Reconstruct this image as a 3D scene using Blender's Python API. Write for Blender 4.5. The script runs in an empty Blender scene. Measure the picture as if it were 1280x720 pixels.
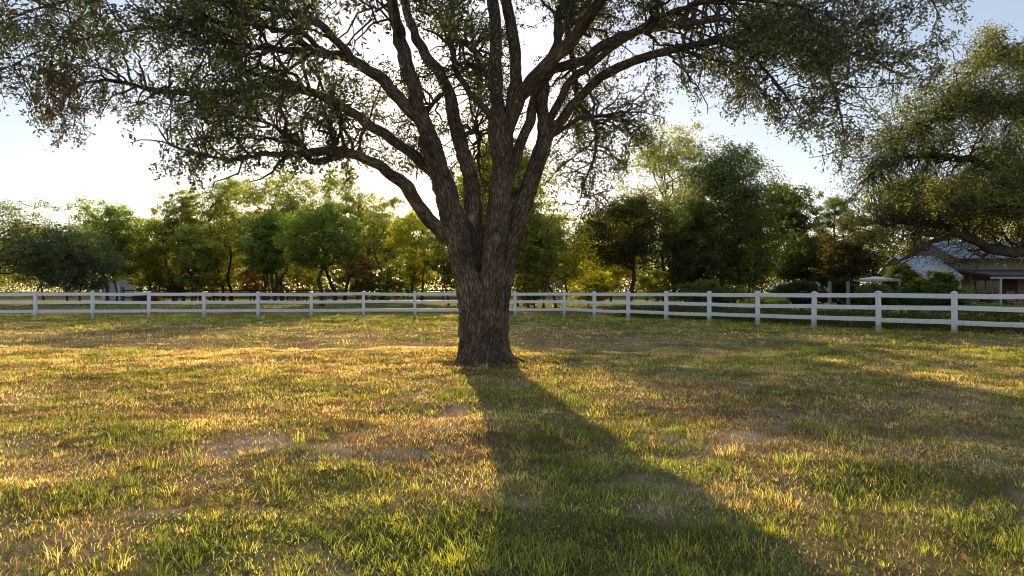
import bpy, math, random
import numpy as np
from mathutils import Vector, Matrix

RNG = np.random.default_rng(11)
random.seed(5)
SC = bpy.context.scene
COL = SC.collection
F, EYE, HZ = 853.0, 1.27, 364.0          # focal length in pixels of a 1280 frame, eye height, horizon row
R = math.radians


def at(px, py, D):
    """world point seen at pixel (px,py) of the photo when it stands D metres away"""
    return np.array([(px - 640.0) / F * D, D, EYE + (HZ - py) / F * D])


def project(P):
    D = np.maximum(P[:, 1], 0.3)
    return 640 + P[:, 0] / D * F, HZ - (P[:, 2] - EYE) / D * F


# ------------------------------------------------------------------ noise
TAB = np.random.default_rng(3).random((256, 256))


def vn2(x, y, s=0):
    x = np.asarray(x, float) + s * 17.31
    y = np.asarray(y, float) + s * 9.77
    ix, iy = np.floor(x).astype(int), np.floor(y).astype(int)
    fx, fy = x - ix, y - iy
    fx, fy = fx * fx * (3 - 2 * fx), fy * fy * (3 - 2 * fy)
    g = lambda a, b: TAB[a & 255, b & 255]
    return (g(ix, iy) * (1 - fx) + g(ix + 1, iy) * fx) * (1 - fy) + (g(ix, iy + 1) * (1 - fx) + g(ix + 1, iy + 1) * fx) * fy


def fbm2(x, y, s=0, o=4):
    t, a, n = 0, 1.0, 0
    for k in range(o):
        t = t + a * vn2(np.asarray(x) * 2 ** k, np.asarray(y) * 2 ** k, s + k * 3)
        n += a
        a *= 0.5
    return t / n


def vn3(x, y, z, s=0):
    iz = np.floor(z).astype(int)
    fz = z - iz
    fz = fz * fz * (3 - 2 * fz)
    return vn2(x + iz * 37.0, y + iz * 11.0, s) * (1 - fz) + vn2(x + (iz + 1) * 37.0, y + (iz + 1) * 11.0, s) * fz


# ------------------------------------------------------------------ mesh building
class MB:
    def __init__(self):
        self.v, self.f, self.c, self.b, self.n = [], [], [], [], 0

    def add(self, V, faces, col=None, bark=None):
        V = np.asarray(V, float)
        for fa in (faces if isinstance(faces, list) else [faces]):
            fa = np.atleast_2d(np.asarray(fa, int))
            if len(fa):
                self.f.append(fa + self.n)
        self.v.append(V)
        self.c.append(np.ones((len(V), 3)) if col is None else np.broadcast_to(np.asarray(col, float), (len(V), 3)))
        self.b.append(V if bark is None else bark)
        self.n += len(V)

    def box(self, lo, hi, col=None):
        x0, y0, z0 = lo
        x1, y1, z1 = hi
        V = [(x0, y0, z0), (x1, y0, z0), (x1, y1, z0), (x0, y1, z0), (x0, y0, z1), (x1, y0, z1), (x1, y1, z1), (x0, y1, z1)]
        self.add(V, np.array([(0, 3, 2, 1), (4, 5, 6, 7), (0, 1, 5, 4), (1, 2, 6, 5), (2, 3, 7, 6), (3, 0, 4, 7)]), col)

    def bar(self, a, b, w, h, col=None, roll_up=(0, 0, 1)):
        a, b = np.asarray(a, float), np.asarray(b, float)
        t = (b - a) / np.linalg.norm(b - a)
        s = np.cross(t, roll_up)
        s /= np.linalg.norm(s)
        u = np.cross(s, t)
        V = [p + i * s * w / 2 + j * u * h / 2 for p in (a, b) for i, j in ((-1, -1), (1, -1), (1, 1), (-1, 1))]
        self.add(V, np.array([(3, 2, 1, 0), (4, 5, 6, 7), (0, 1, 5, 4), (1, 2, 6, 5), (2, 3, 7, 6), (3, 0, 4, 7)]), col)

    def tube(self, P, rad, sides=8, col=None, wob=None, cap=True):
        P = np.asarray(P, float)
        rad = np.asarray(rad, float)
        n = len(P)
        T = np.gradient(P, axis=0)
        T /= np.linalg.norm(T, axis=1)[:, None] + 1e-9
        N = np.cross(T[0], (0.3, 1, 0.1))
        N /= np.linalg.norm(N)
        fr = []
        for i in range(n):
            N = N - T[i] * N.dot(T[i])
            N /= np.linalg.norm(N) + 1e-9
            fr.append((N, np.cross(T[i], N)))
        A = np.linspace(0, 2 * np.pi, sides, endpoint=False)
        N1 = np.array([f[0] for f in fr])
        N2 = np.array([f[1] for f in fr])
        ca, sa = np.cos(A), np.sin(A)
        s = np.concatenate([[0], np.cumsum(np.linalg.norm(np.diff(P, axis=0), axis=1))])
        off = RNG.random(3) * 20
        bark = np.stack([rad[:, None] * ca + off[0], rad[:, None] * sa + off[1], np.repeat(s[:, None], sides, 1) + off[2]], -1)
        rr = np.repeat(rad[:, None], sides, 1)
        if wob is not None:
            rr = wob(rr, P, A, s, bark)
        V = P[:, None, :] + rr[..., None] * (ca[None, :, None] * N1[:, None, :] + sa[None, :, None] * N2[:, None, :])
        i = np.arange(n - 1)[:, None] * sides
        j = np.arange(sides)[None, :]
        j2 = (j + 1) % sides
        q = np.stack([i + j, i + j2, i + sides + j2, i + sides + j], -1).reshape(-1, 4)
        V = V.reshape(-1, 3)
        bk = bark.reshape(-1, 3)
        fs = [q]
        if cap:
            V = np.vstack([V, P[-1:] + T[-1:] * rad[-1] * 0.5])
            bk = np.vstack([bk, bk[-1:]])
            b0 = (n - 1) * sides
            fs.append(np.stack([b0 + np.arange(sides), b0 + (np.arange(sides) + 1) % sides, np.full(sides, n * sides)], -1))
        self.add(V, fs, col, bk)

    def build(self, name, mat, parent=None, loc=(0, 0, 0), smooth=False):
        V = np.concatenate(self.v) - np.asarray(loc, float)
        me = bpy.data.meshes.new(name)
        me.vertices.add(len(V))
        me.vertices.foreach_set('co', V.astype(np.float32).ravel())
        li = np.concatenate([f.ravel() for f in self.f]).astype(np.int32)
        sz = np.concatenate([np.full(len(f), f.shape[1]) for f in self.f])
        st = np.concatenate([[0], np.cumsum(sz)[:-1]]).astype(np.int32)
        me.loops.add(len(li))
        me.loops.foreach_set('vertex_index', li)
        me.polygons.add(len(sz))
        me.polygons.foreach_set('loop_start', st)
        me.polygons.foreach_set('use_smooth', np.full(len(sz), smooth))
        me.update(calc_edges=True)
        C = np.concatenate(self.c)
        a = me.attributes.new('col', 'FLOAT_COLOR', 'POINT')
        a.data.foreach_set('color', np.hstack([C, np.ones((len(C), 1))]).astype(np.float32).ravel())
        b = me.attributes.new('bark', 'FLOAT_VECTOR', 'POINT')
        b.data.foreach_set('vector', np.concatenate(self.b).astype(np.float32).ravel())
        me.materials.append(mat)
        o = bpy.data.objects.new(name, me)
        COL.objects.link(o)
        if parent is not None:
            o.parent = parent
        else:
            o.location = loc
        return o


def tag(o, label=None, cat=None, group=None, kind=None):
    if label: o['label'] = label
    if cat: o['category'] = cat
    if group: o['group'] = group
    if kind: o['kind'] = kind
    return o


def thing(name, label, cat, loc, group=None):
    o = bpy.data.objects.new(name, None)
    COL.objects.link(o)
    o.location = tuple(float(v) for v in loc)
    o.empty_display_size = 0.2
    return tag(o, label, cat, group)


def spline(pts, step):
    """Catmull-Rom resampling; extra columns (radius) ride along"""
    P = np.asarray(pts, float)
    P = np.vstack([2 * P[0] - P[1], P, 2 * P[-1] - P[-2]])
    P[0, 3:], P[-1, 3:] = P[1, 3:], P[-2, 3:]
    out = []
    for i in range(1, len(P) - 2):
        L = np.linalg.norm(P[i + 1, :3] - P[i, :3])
        m = max(1, int(math.ceil(L / step)))
        t = np.linspace(0, 1, m, endpoint=False)[:, None]
        a, b, c, d = P[i - 1], P[i], P[i + 1], P[i + 2]
        out.append(0.5 * (2 * b + (c - a) * t + (2 * a - 5 * b + 4 * c - d) * t ** 2 + (3 * b - a - 3 * c + d) * t ** 3))
    out.append(P[-2:-1])
    return np.vstack(out)


# ------------------------------------------------------------------ materials
def new_mat(name):
    m = bpy.data.materials.new(name)
    m.use_nodes = True
    nt = m.node_tree
    nt.nodes.clear()
    out = nt.nodes.new('ShaderNodeOutputMaterial')
    return m, nt, out


def nd(nt, t, **kw):
    n = nt.nodes.new(t)
    for k, v in kw.items():
        if isinstance(k, str) and hasattr(n, k) and k not in ('inputs',):
            setattr(n, k, v)
    return n


def ramp(nt, stops):
    n = nt.nodes.new('ShaderNodeValToRGB')
    e = n.color_ramp.elements
    while len(e) < len(stops):
        e.new(0.5)
    for el, (p, c) in zip(e, stops):
        el.position = p
        el.color = (*c, 1) if len(c) == 3 else c
    return n


def mixc(nt, fac, a, b, mode='MIX'):
    n = nt.nodes.new('ShaderNodeMix')
    n.data_type = 'RGBA'
    n.blend_type = mode
    for sock, v in ((n.inputs[0], fac), (n.inputs[6], a), (n.inputs[7], b)):
        if isinstance(v, (int, float)):
            sock.default_value = v
        elif isinstance(v, tuple):
            sock.default_value = (*v, 1)
        else:
            nt.links.new(v, sock)
    return n.outputs[2]


def leaf_material(name, trans=0.5, tint=(1.5, 1.35, 0.6), gloss=0.06, rough=0.45):
    m, nt, out = new_mat(name)
    L = nt.links.new
    at_ = nd(nt, 'ShaderNodeAttribute', attribute_name='col')
    d = nd(nt, 'ShaderNodeBsdfDiffuse')
    L(at_.outputs['Color'], d.inputs['Color'])
    t = nd(nt, 'ShaderNodeBsdfTranslucent')
    L(mixc(nt, 1.0, at_.outputs['Color'], tint, 'MULTIPLY'), t.inputs['Color'])
    mx = nd(nt, 'ShaderNodeMixShader')
    mx.inputs[0].default_value = trans
    L(d.outputs[0], mx.inputs[1])
    L(t.outputs[0], mx.inputs[2])
    g = nd(nt, 'ShaderNodeBsdfGlossy')
    g.inputs['Roughness'].default_value = rough
    g.inputs['Color'].default_value = (0.9, 0.9, 0.85, 1)
    mg = nd(nt, 'ShaderNodeMixShader')
    mg.inputs[0].default_value = gloss
    L(mx.outputs[0], mg.inputs[1])
    L(g.outputs[0], mg.inputs[2])
    L(mg.outputs[0], out.inputs[0])
    return m


def bark_material(name, dark, light, scale=1.0, bump=1.0):
    m, nt, out = new_mat(name)
    L = nt.links.new
    a = nd(nt, 'ShaderNodeAttribute', attribute_name='bark')
    mp = nd(nt, 'ShaderNodeVectorMath', operation='MULTIPLY')
    mp.inputs[1].default_value = (34 * scale, 34 * scale, 6.5 * scale)
    L(a.outputs['Vector'], mp.inputs[0])
    nz = nd(nt, 'ShaderNodeTexNoise')
    nz.inputs['Scale'].default_value = 1.3
    nz.inputs['Detail'].default_value = 5
    L(mp.outputs[0], nz.inputs['Vector'])
    ad = nd(nt, 'ShaderNodeVectorMath', operation='MULTIPLY_ADD')
    L(nz.outputs['Color'], ad.inputs[0])
    ad.inputs[1].default_value = (1.6, 1.6, 1.6)
    L(mp.outputs[0], ad.inputs[2])
    vo = nd(nt, 'ShaderNodeTexVoronoi', feature='DISTANCE_TO_EDGE')
    vo.inputs['Scale'].default_value = 1.0
    L(ad.outputs[0], vo.inputs['Vector'])
    fine = nd(nt, 'ShaderNodeTexNoise')
    fine.inputs['Scale'].default_value = 5
    fine.inputs['Detail'].default_value = 6
    L(mp.outputs[0], fine.inputs['Vector'])
    rr = ramp(nt, [(0.0, dark), (0.22, tuple(0.5 * (p + q) for p, q in zip(dark, light))), (0.55, light)])
    L(vo.outputs['Distance'], rr.inputs[0])
    big = nd(nt, 'ShaderNodeTexNoise')
    big.inputs['Scale'].default_value = 2.2
    big.inputs['Detail'].default_value = 4
    L(a.outputs['Vector'], big.inputs['Vector'])
    rb = ramp(nt, [(0.35, (0.62, 0.60, 0.58)), (0.65, (1.25, 1.25, 1.22))])
    L(big.outputs['Fac'], rb.inputs[0])
    c1 = mixc(nt, 1.0, rr.outputs[0], rb.outputs[0], 'MULTIPLY')
    rf = ramp(nt, [(0.3, (0.7, 0.7, 0.7)), (0.7, (1.2, 1.2, 1.2))])
    L(fine.outputs['Fac'], rf.inputs[0])
    c2 = mixc(nt, 1.0, c1, rf.outputs[0], 'MULTIPLY')
    at2 = nd(nt, 'ShaderNodeAttribute', attribute_name='col')
    c3 = mixc(nt, 1.0, c2, at2.outputs['Color'], 'MULTIPLY')
    hm = nd(nt, 'ShaderNodeMath', operation='MULTIPLY_ADD')
    L(fine.outputs['Fac'], hm.inputs[0])
    hm.inputs[1].default_value = 0.35
    L(vo.outputs['Distance'], hm.inputs[2])
    bp = nd(nt, 'ShaderNodeBump')
    bp.inputs['Strength'].default_value = 0.9 * bump
    bp.inputs['Distance'].default_value = 0.03
    L(hm.outputs[0], bp.inputs['Height'])
    p = nd(nt, 'ShaderNodeBsdfPrincipled')
    p.inputs['Roughness'].default_value = 0.92
    p.inputs['Specular IOR Level'].default_value = 0.15
    L(c3, p.inputs['Base Color'])
    L(bp.outputs[0], p.inputs['Normal'])
    L(p.outputs[0], out.inputs[0])
    return m


def paint_material(name, col, rough=0.5, var=0.12, scale=3.0, dirt=None, metal=0.0):
    m, nt, out = new_mat(name)
    L = nt.links.new
    tc = nd(nt, 'ShaderNodeTexCoord')
    nz = nd(nt, 'ShaderNodeTexNoise')
    nz.inputs['Scale'].default_value = scale
    nz.inputs['Detail'].default_value = 6
    L(tc.outputs['Object'], nz.inputs['Vector'])
    rr = ramp(nt, [(0.3, tuple(c * (1 - var) for c in col)), (0.7, tuple(min(1, c * (1 + var * 0.5)) for c in col))])
    L(nz.outputs['Fac'], rr.inputs[0])
    c = rr.outputs[0]
    if dirt:
        n2 = nd(nt, 'ShaderNodeTexNoise')
        n2.inputs['Scale'].default_value = scale * 4
        n2.inputs['Detail'].default_value = 8
        L(tc.outputs['Object'], n2.inputs['Vector'])
        r2 = ramp(nt, [(0.52, (0, 0, 0)), (0.75, (0.45, 0.45, 0.45))])
        L(n2.outputs['Fac'], r2.inputs[0])
        c = mixc(nt, r2.outputs[0], c, dirt)
    p = nd(nt, 'ShaderNodeBsdfPrincipled')
    p.inputs['Roughness'].default_value = rough
    p.inputs['Metallic'].default_value = metal
    L(c, p.inputs['Base Color'])
    L(p.outputs[0], out.inputs[0])
    return m


M = {}
M['leaf'] = leaf_material('oak_leaf', 0.45, (1.5, 1.4, 0.5), 0.07, 0.42)
M['far_leaf'] = leaf_material('tree_leaf', 0.58, (1.7, 1.75, 0.5), 0.03, 0.55)
M['grass'] = leaf_material('grass_blade', 0.52, (1.8, 1.6, 0.8), 0.03, 0.5)
M['bark'] = bark_material('oak_bark', (0.065, 0.046, 0.033), (0.43, 0.325, 0.235), 0.8, 1.3)
M['limb'] = bark_material('limb_bark', (0.07, 0.055, 0.042), (0.30, 0.24, 0.18), 1.5, 0.7)
M['far_bark'] = bark_material('grey_bark', (0.05, 0.04, 0.03), (0.17, 0.14, 0.11), 0.6, 0.7)
M['scar'] = bark_material('scar_wood', (0.30, 0.24, 0.18), (0.62, 0.52, 0.40), 2.0, 0.4)
M['white'] = paint_material('white_vinyl', (0.88, 0.88, 0.88), 0.42, 0.04, 1.5, (0.42, 0.42, 0.36))
def fence_material():
    m = paint_material('fence_vinyl', (0.88, 0.91, 0.95), 0.4, 0.03, 1.3, (0.62, 0.62, 0.56))
    nt = m.node_tree
    L = nt.links.new
    p = [n for n in nt.nodes if n.type == 'BSDF_PRINCIPLED'][0]
    src = p.inputs['Base Color'].links[0].from_socket
    ge = nd(nt, 'ShaderNodeNewGeometry')
    sx = nd(nt, 'ShaderNodeSeparateXYZ')
    L(ge.outputs['Position'], sx.inputs[0])
    nz = nd(nt, 'ShaderNodeTexNoise')
    nz.inputs['Scale'].default_value = 9
    nz.inputs['Detail'].default_value = 5
    L(ge.outputs['Position'], nz.inputs['Vector'])
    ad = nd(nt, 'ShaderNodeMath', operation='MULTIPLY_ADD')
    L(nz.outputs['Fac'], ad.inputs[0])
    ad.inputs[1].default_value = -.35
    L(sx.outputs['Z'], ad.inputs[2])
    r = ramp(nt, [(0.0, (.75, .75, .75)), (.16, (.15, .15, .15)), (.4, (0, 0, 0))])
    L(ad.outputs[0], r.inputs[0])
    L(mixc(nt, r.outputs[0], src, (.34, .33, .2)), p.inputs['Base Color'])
    return m


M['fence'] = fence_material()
M['dark_wood'] = paint_material('dark_board', (0.055, 0.04, 0.03), 0.8, 0.4, 4)
M['grey_wood'] = paint_material('weathered_post', (0.28, 0.26, 0.24), 0.85, 0.35, 8)
M['tan_wall'] = paint_material('tan_wall', (0.27, 0.235, 0.19), 0.85, 0.15, 2)
M['metal_roof'] = paint_material('metal_roofing', (0.30, 0.33, 0.38), 0.5, 0.15, 1.2, (0.3, 0.26, 0.22))
M['white_metal'] = paint_material('white_sheet', (0.52, 0.54, 0.57), 0.45, 0.14, 1.0, (0.4, 0.38, 0.33))
M['brown_trim'] = paint_material('brown_trim', (0.07, 0.045, 0.03), 0.7, 0.3, 3)
M['car_white'] = paint_material('car_paint', (0.75, 0.76, 0.78), 0.25, 0.05, 1)
M['rubber'] = paint_material('rubber', (0.03, 0.03, 0.03), 0.8, 0.2, 6)
M['glass'] = paint_material('dark_glass', (0.03, 0.035, 0.04), 0.08, 0.1, 1)
M['grey_metal'] = paint_material('grey_metal', (0.16, 0.16, 0.15), 0.5, 0.2, 4)
M['rust'] = paint_material('rust_red', (0.30, 0.08, 0.05), 0.6, 0.3, 5)
M['orange'] = paint_material('orange_clay', (0.52, 0.30, 0.16), 0.7, 0.2, 4)

# ------------------------------------------------------------------ ground fields
def gpt(px, py):
    D = F * EYE / (py - HZ)
    return (px - 640) / F * D, D


def gz(x, y):
    near = 1 / (1 + (np.hypot(x, y) / 45.0) ** 4)
    return near * (0.12 * (fbm2(x * 0.22, y * 0.22, 1, 2) - 0.5) + 0.10 * (fbm2(x * 1.0, y * 1.0, 5, 2) - 0.5) + 0.05 * (fbm2(x * 3.1, y * 3.1, 15, 2) - 0.5))


def blob(x, y, px, py, rx, ry, amp):
    cx, cy = gpt(px, py)
    return amp * np.exp(-(((x - cx) / rx) ** 2 + ((y - cy) / ry) ** 2))


def f_green(x, y):
    g = 0.23 + 1.3 * (fbm2(x * 0.55, y * 0.55, 21, 4) - 0.5) + 0.9 * (fbm2(x * 2.1, y * 2.1, 27, 3) - 0.5)
    g = g + 0.40 / (1 + np.exp(-(y - 24) / 1.5)) + 0.24 / (1 + np.exp((y - 4.6) / 0.45))
    g = g + 0.32 / (1 + np.exp(-(x - 5.0 - 0.1 * y) / 1.0)) * (y > 6) / (1 + np.exp(-(y - 9) / 1.5))
    g = g - 0.12 * np.exp(-(((x + 5) / 6) ** 2 + ((y - 12) / 7) ** 2))
    for b in ((590, 495, 1.2, 1.2, .55), (480, 600, .5, .45, .35), (60, 625, .6, .35, .6), (150, 545, 1.0, .5, .4), (640, 690, 0.8, .6, .4),
              (370, 610, .5, .4, .3), (1150, 590, .9, .4, .5), (880, 680, .6, .4, .3), (340, 660, .6, .35, .3)):
        g = g + blob(x, y, *b)
    return g


def f_bare(x, y):
    b = 2.2 * (fbm2(x * 0.8, y * 0.8, 41, 4) - 0.62) + 1.5 * (fbm2(x * 3.5, y * 3.5, 45, 3) - .5)
    for k in ((430, 562, .75, .75, .7), (500, 585, .4, .4, .4), (110, 635, .5, .25, .6), (250, 648, .4, .22, .6), (860, 545, 1.5, .5, .55), (1010, 560, .7, .4, .4),
              (760, 590, .7, .5, .4), (606, 452, .9, .55, 1.0), (700, 505, 1.0, .5, .3), (60, 565, .7, .5, .35), (560, 465, .5, .5, .5)):
        b = b + blob(x, y, *k)
    return b - 0.25 / (1 + np.exp(-(y - 22) / 2.0))


def f_brown(x, y):
    b = 1.5 * (fbm2(x * 0.9 + 5, y * 0.9, 63, 4) - 0.42)
    for k in ((300, 480, 3, 1.4, .28), (130, 470, 3, 1.2, .22), (520, 545, .7, .8, .3), (640, 560, .5, .6, .3), (330, 560, 1.6, .5, .35), (230, 530, 2, .9, .3), (420, 520, 2, .9, .3), (760, 545, 1.2, .7, .4), (960, 520, 1.5, .9, .35)):
        b = b + blob(x, y, *k)
    return b


def ground():
    def graded(lo, hi, s0, g):
        v, s = [lo], s0
        while v[-1] < hi:
            v.append(v[-1] + s)
            s *= g
        return v
    ys = np.array(sorted([-y for y in graded(-1.0, 900, 1.0, 1.3)][1:] + graded(1.0, 2600, 0.055, 1.011)))
    xp = graded(0, 2600, 0.07, 1.012)
    xs = np.array([-v for v in xp[:0:-1]] + xp)
    X, Y = np.meshgrid(xs, ys)
    x, y = X.ravel(), Y.ravel()
    z = gz(x, y) + 0.012 * (fbm2(x * 6, y * 6, 77, 2) - 0.5) * (y < 20) * (y > 0)
    nx, ny = len(xs), len(ys)
    i = np.arange(ny - 1)[:, None] * nx + np.arange(nx - 1)[None, :]
    q = np.stack([i, i + 1, i + nx + 1, i + nx], -1).reshape(-1, 4)
    g, b, br = np.clip(f_green(x, y), 0, 1), np.clip(f_bare(x, y) * 1.6, 0, 1), np.clip(f_brown(x, y), 0, 1)
    thatch = np.array([0.48, 0.345, 0.19])
    c = thatch * (1 - g)[:, None] + np.array([0.15, 0.15, 0.05]) * g[:, None]
    c = c * (1 - 0.5 * br)[:, None] + np.array([0.10, 0.065, 0.04]) * 0.5 * br[:, None]
    soil = np.array([0.54, 0.41, 0.30])
    c = c * (1 - b)[:, None] + soil * b[:, None]
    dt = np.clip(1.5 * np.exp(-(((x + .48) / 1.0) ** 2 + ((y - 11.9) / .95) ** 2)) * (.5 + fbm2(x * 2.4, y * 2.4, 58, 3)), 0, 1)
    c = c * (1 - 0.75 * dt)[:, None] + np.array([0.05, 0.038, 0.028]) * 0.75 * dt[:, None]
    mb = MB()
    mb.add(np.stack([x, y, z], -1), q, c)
    m, nt, out = new_mat('soil_and_thatch')
    L = nt.links.new
    a = nd(nt, 'ShaderNodeAttribute', attribute_name='col')
    tc = nd(nt, 'ShaderNodeTexCoord')
    n1 = nd(nt, 'ShaderNodeTexNoise')
    n1.inputs['Scale'].default_value = 38
    n1.inputs['Detail'].default_value = 7
    n1.inputs['Roughness'].default_value = 0.7
    L(tc.outputs['Object'], n1.inputs['Vector'])
    r1 = ramp(nt, [(0.3, (0.45, 0.42, 0.4)), (0.5, (0.95, 0.93, 0.9)), (0.72, (1.6, 1.5, 1.35))])
    L(n1.outputs['Fac'], r1.inputs[0])
    n2 = nd(nt, 'ShaderNodeTexNoise')
    n2.inputs['Scale'].default_value = 5
    n2.inputs['Detail'].default_value = 6
    L(tc.outputs['Object'], n2.inputs['Vector'])
    r2 = ramp(nt, [(0.3, (0.7, 0.7, 0.7)), (0.7, (1.25, 1.25, 1.2))])
    L(n2.outputs['Fac'], r2.inputs[0])
    c1 = mixc(nt, 1.0, a.outputs['Color'], r1.outputs[0], 'MULTIPLY')
    c2 = mixc(nt, 1.0, c1, r2.outputs[0], 'MULTIPLY')
    bp = nd(nt, 'ShaderNodeBump')
    bp.inputs['Strength'].default_value = 0.8
    bp.inputs['Distance'].default_value = 0.03
    L(n1.outputs['Fac'], bp.inputs['Height'])
    d = nd(nt, 'ShaderNodeBsdfDiffuse')
    L(c2, d.inputs['Color'])
    L(bp.outputs[0], d.inputs['Normal'])
    L(d.outputs[0], out.inputs[0])
    o = mb.build('ground', m, smooth=True)
    tag(o, 'dry grassy paddock ground with bare sandy patches', 'ground', kind='structure')


# ------------------------------------------------------------------ grass
def blades(mb, x, y, h, w, lean, col, two=True, laz=None):
    n = len(x)
    z = gz(x, y) - 0.004
    a = RNG.random(n) * 2 * np.pi
    la = RNG.random(n) * 2 * np.pi if laz is None else laz
    wx, wy = np.cos(a) * w / 2, np.sin(a) * w / 2
    lx, ly = np.cos(la) * lean * h, np.sin(la) * lean * h
    zt = h * np.sqrt(np.clip(1 - (lean * 0.85) ** 2, 0.08, 1))
    B1 = np.stack([x - wx, y - wy, z], -1)
    B2 = np.stack([x + wx, y + wy, z], -1)
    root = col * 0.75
    if two:
        mx, my, mz = x + lx * 0.33, y + ly * 0.33, z + zt * 0.62
        M1 = np.stack([mx - wx * .8, my - wy * .8, mz], -1)
        M2 = np.stack([mx + wx * .8, my + wy * .8, mz], -1)
        T = np.stack([x + lx, y + ly, z + zt], -1)
        V = np.stack([B1, B2, M1, M2, T], 1).reshape(-1, 3)
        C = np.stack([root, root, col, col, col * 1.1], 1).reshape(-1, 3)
        i = np.arange(n)[:, None] * 5
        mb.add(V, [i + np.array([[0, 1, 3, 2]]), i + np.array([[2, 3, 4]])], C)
    else:
        T = np.stack([x + lx, y + ly, z + zt], -1)
        V = np.stack([B1, B2, T], 1).reshape(-1, 3)
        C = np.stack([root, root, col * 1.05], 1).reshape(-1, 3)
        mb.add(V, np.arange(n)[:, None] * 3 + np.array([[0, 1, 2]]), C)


def scatter(d0, d1, n):
    """uniform over the wedge of ground in and a little beside the view"""
    u = RNG.random(n)
    D = np.sqrt(d0 ** 2 + u * (d1 ** 2 - d0 ** 2))
    x = (RNG.random(n) * 2 - 1) * (0.80 * D + 2.6)
    return x, D


def jitter(c, n, s=0.18):
    return np.array(c)[None, :] * (1 + s * RNG.standard_normal((n, 1)).clip(-2, 2)) * (1 + 0.06 * RNG.standard_normal((n, 3)))


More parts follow.
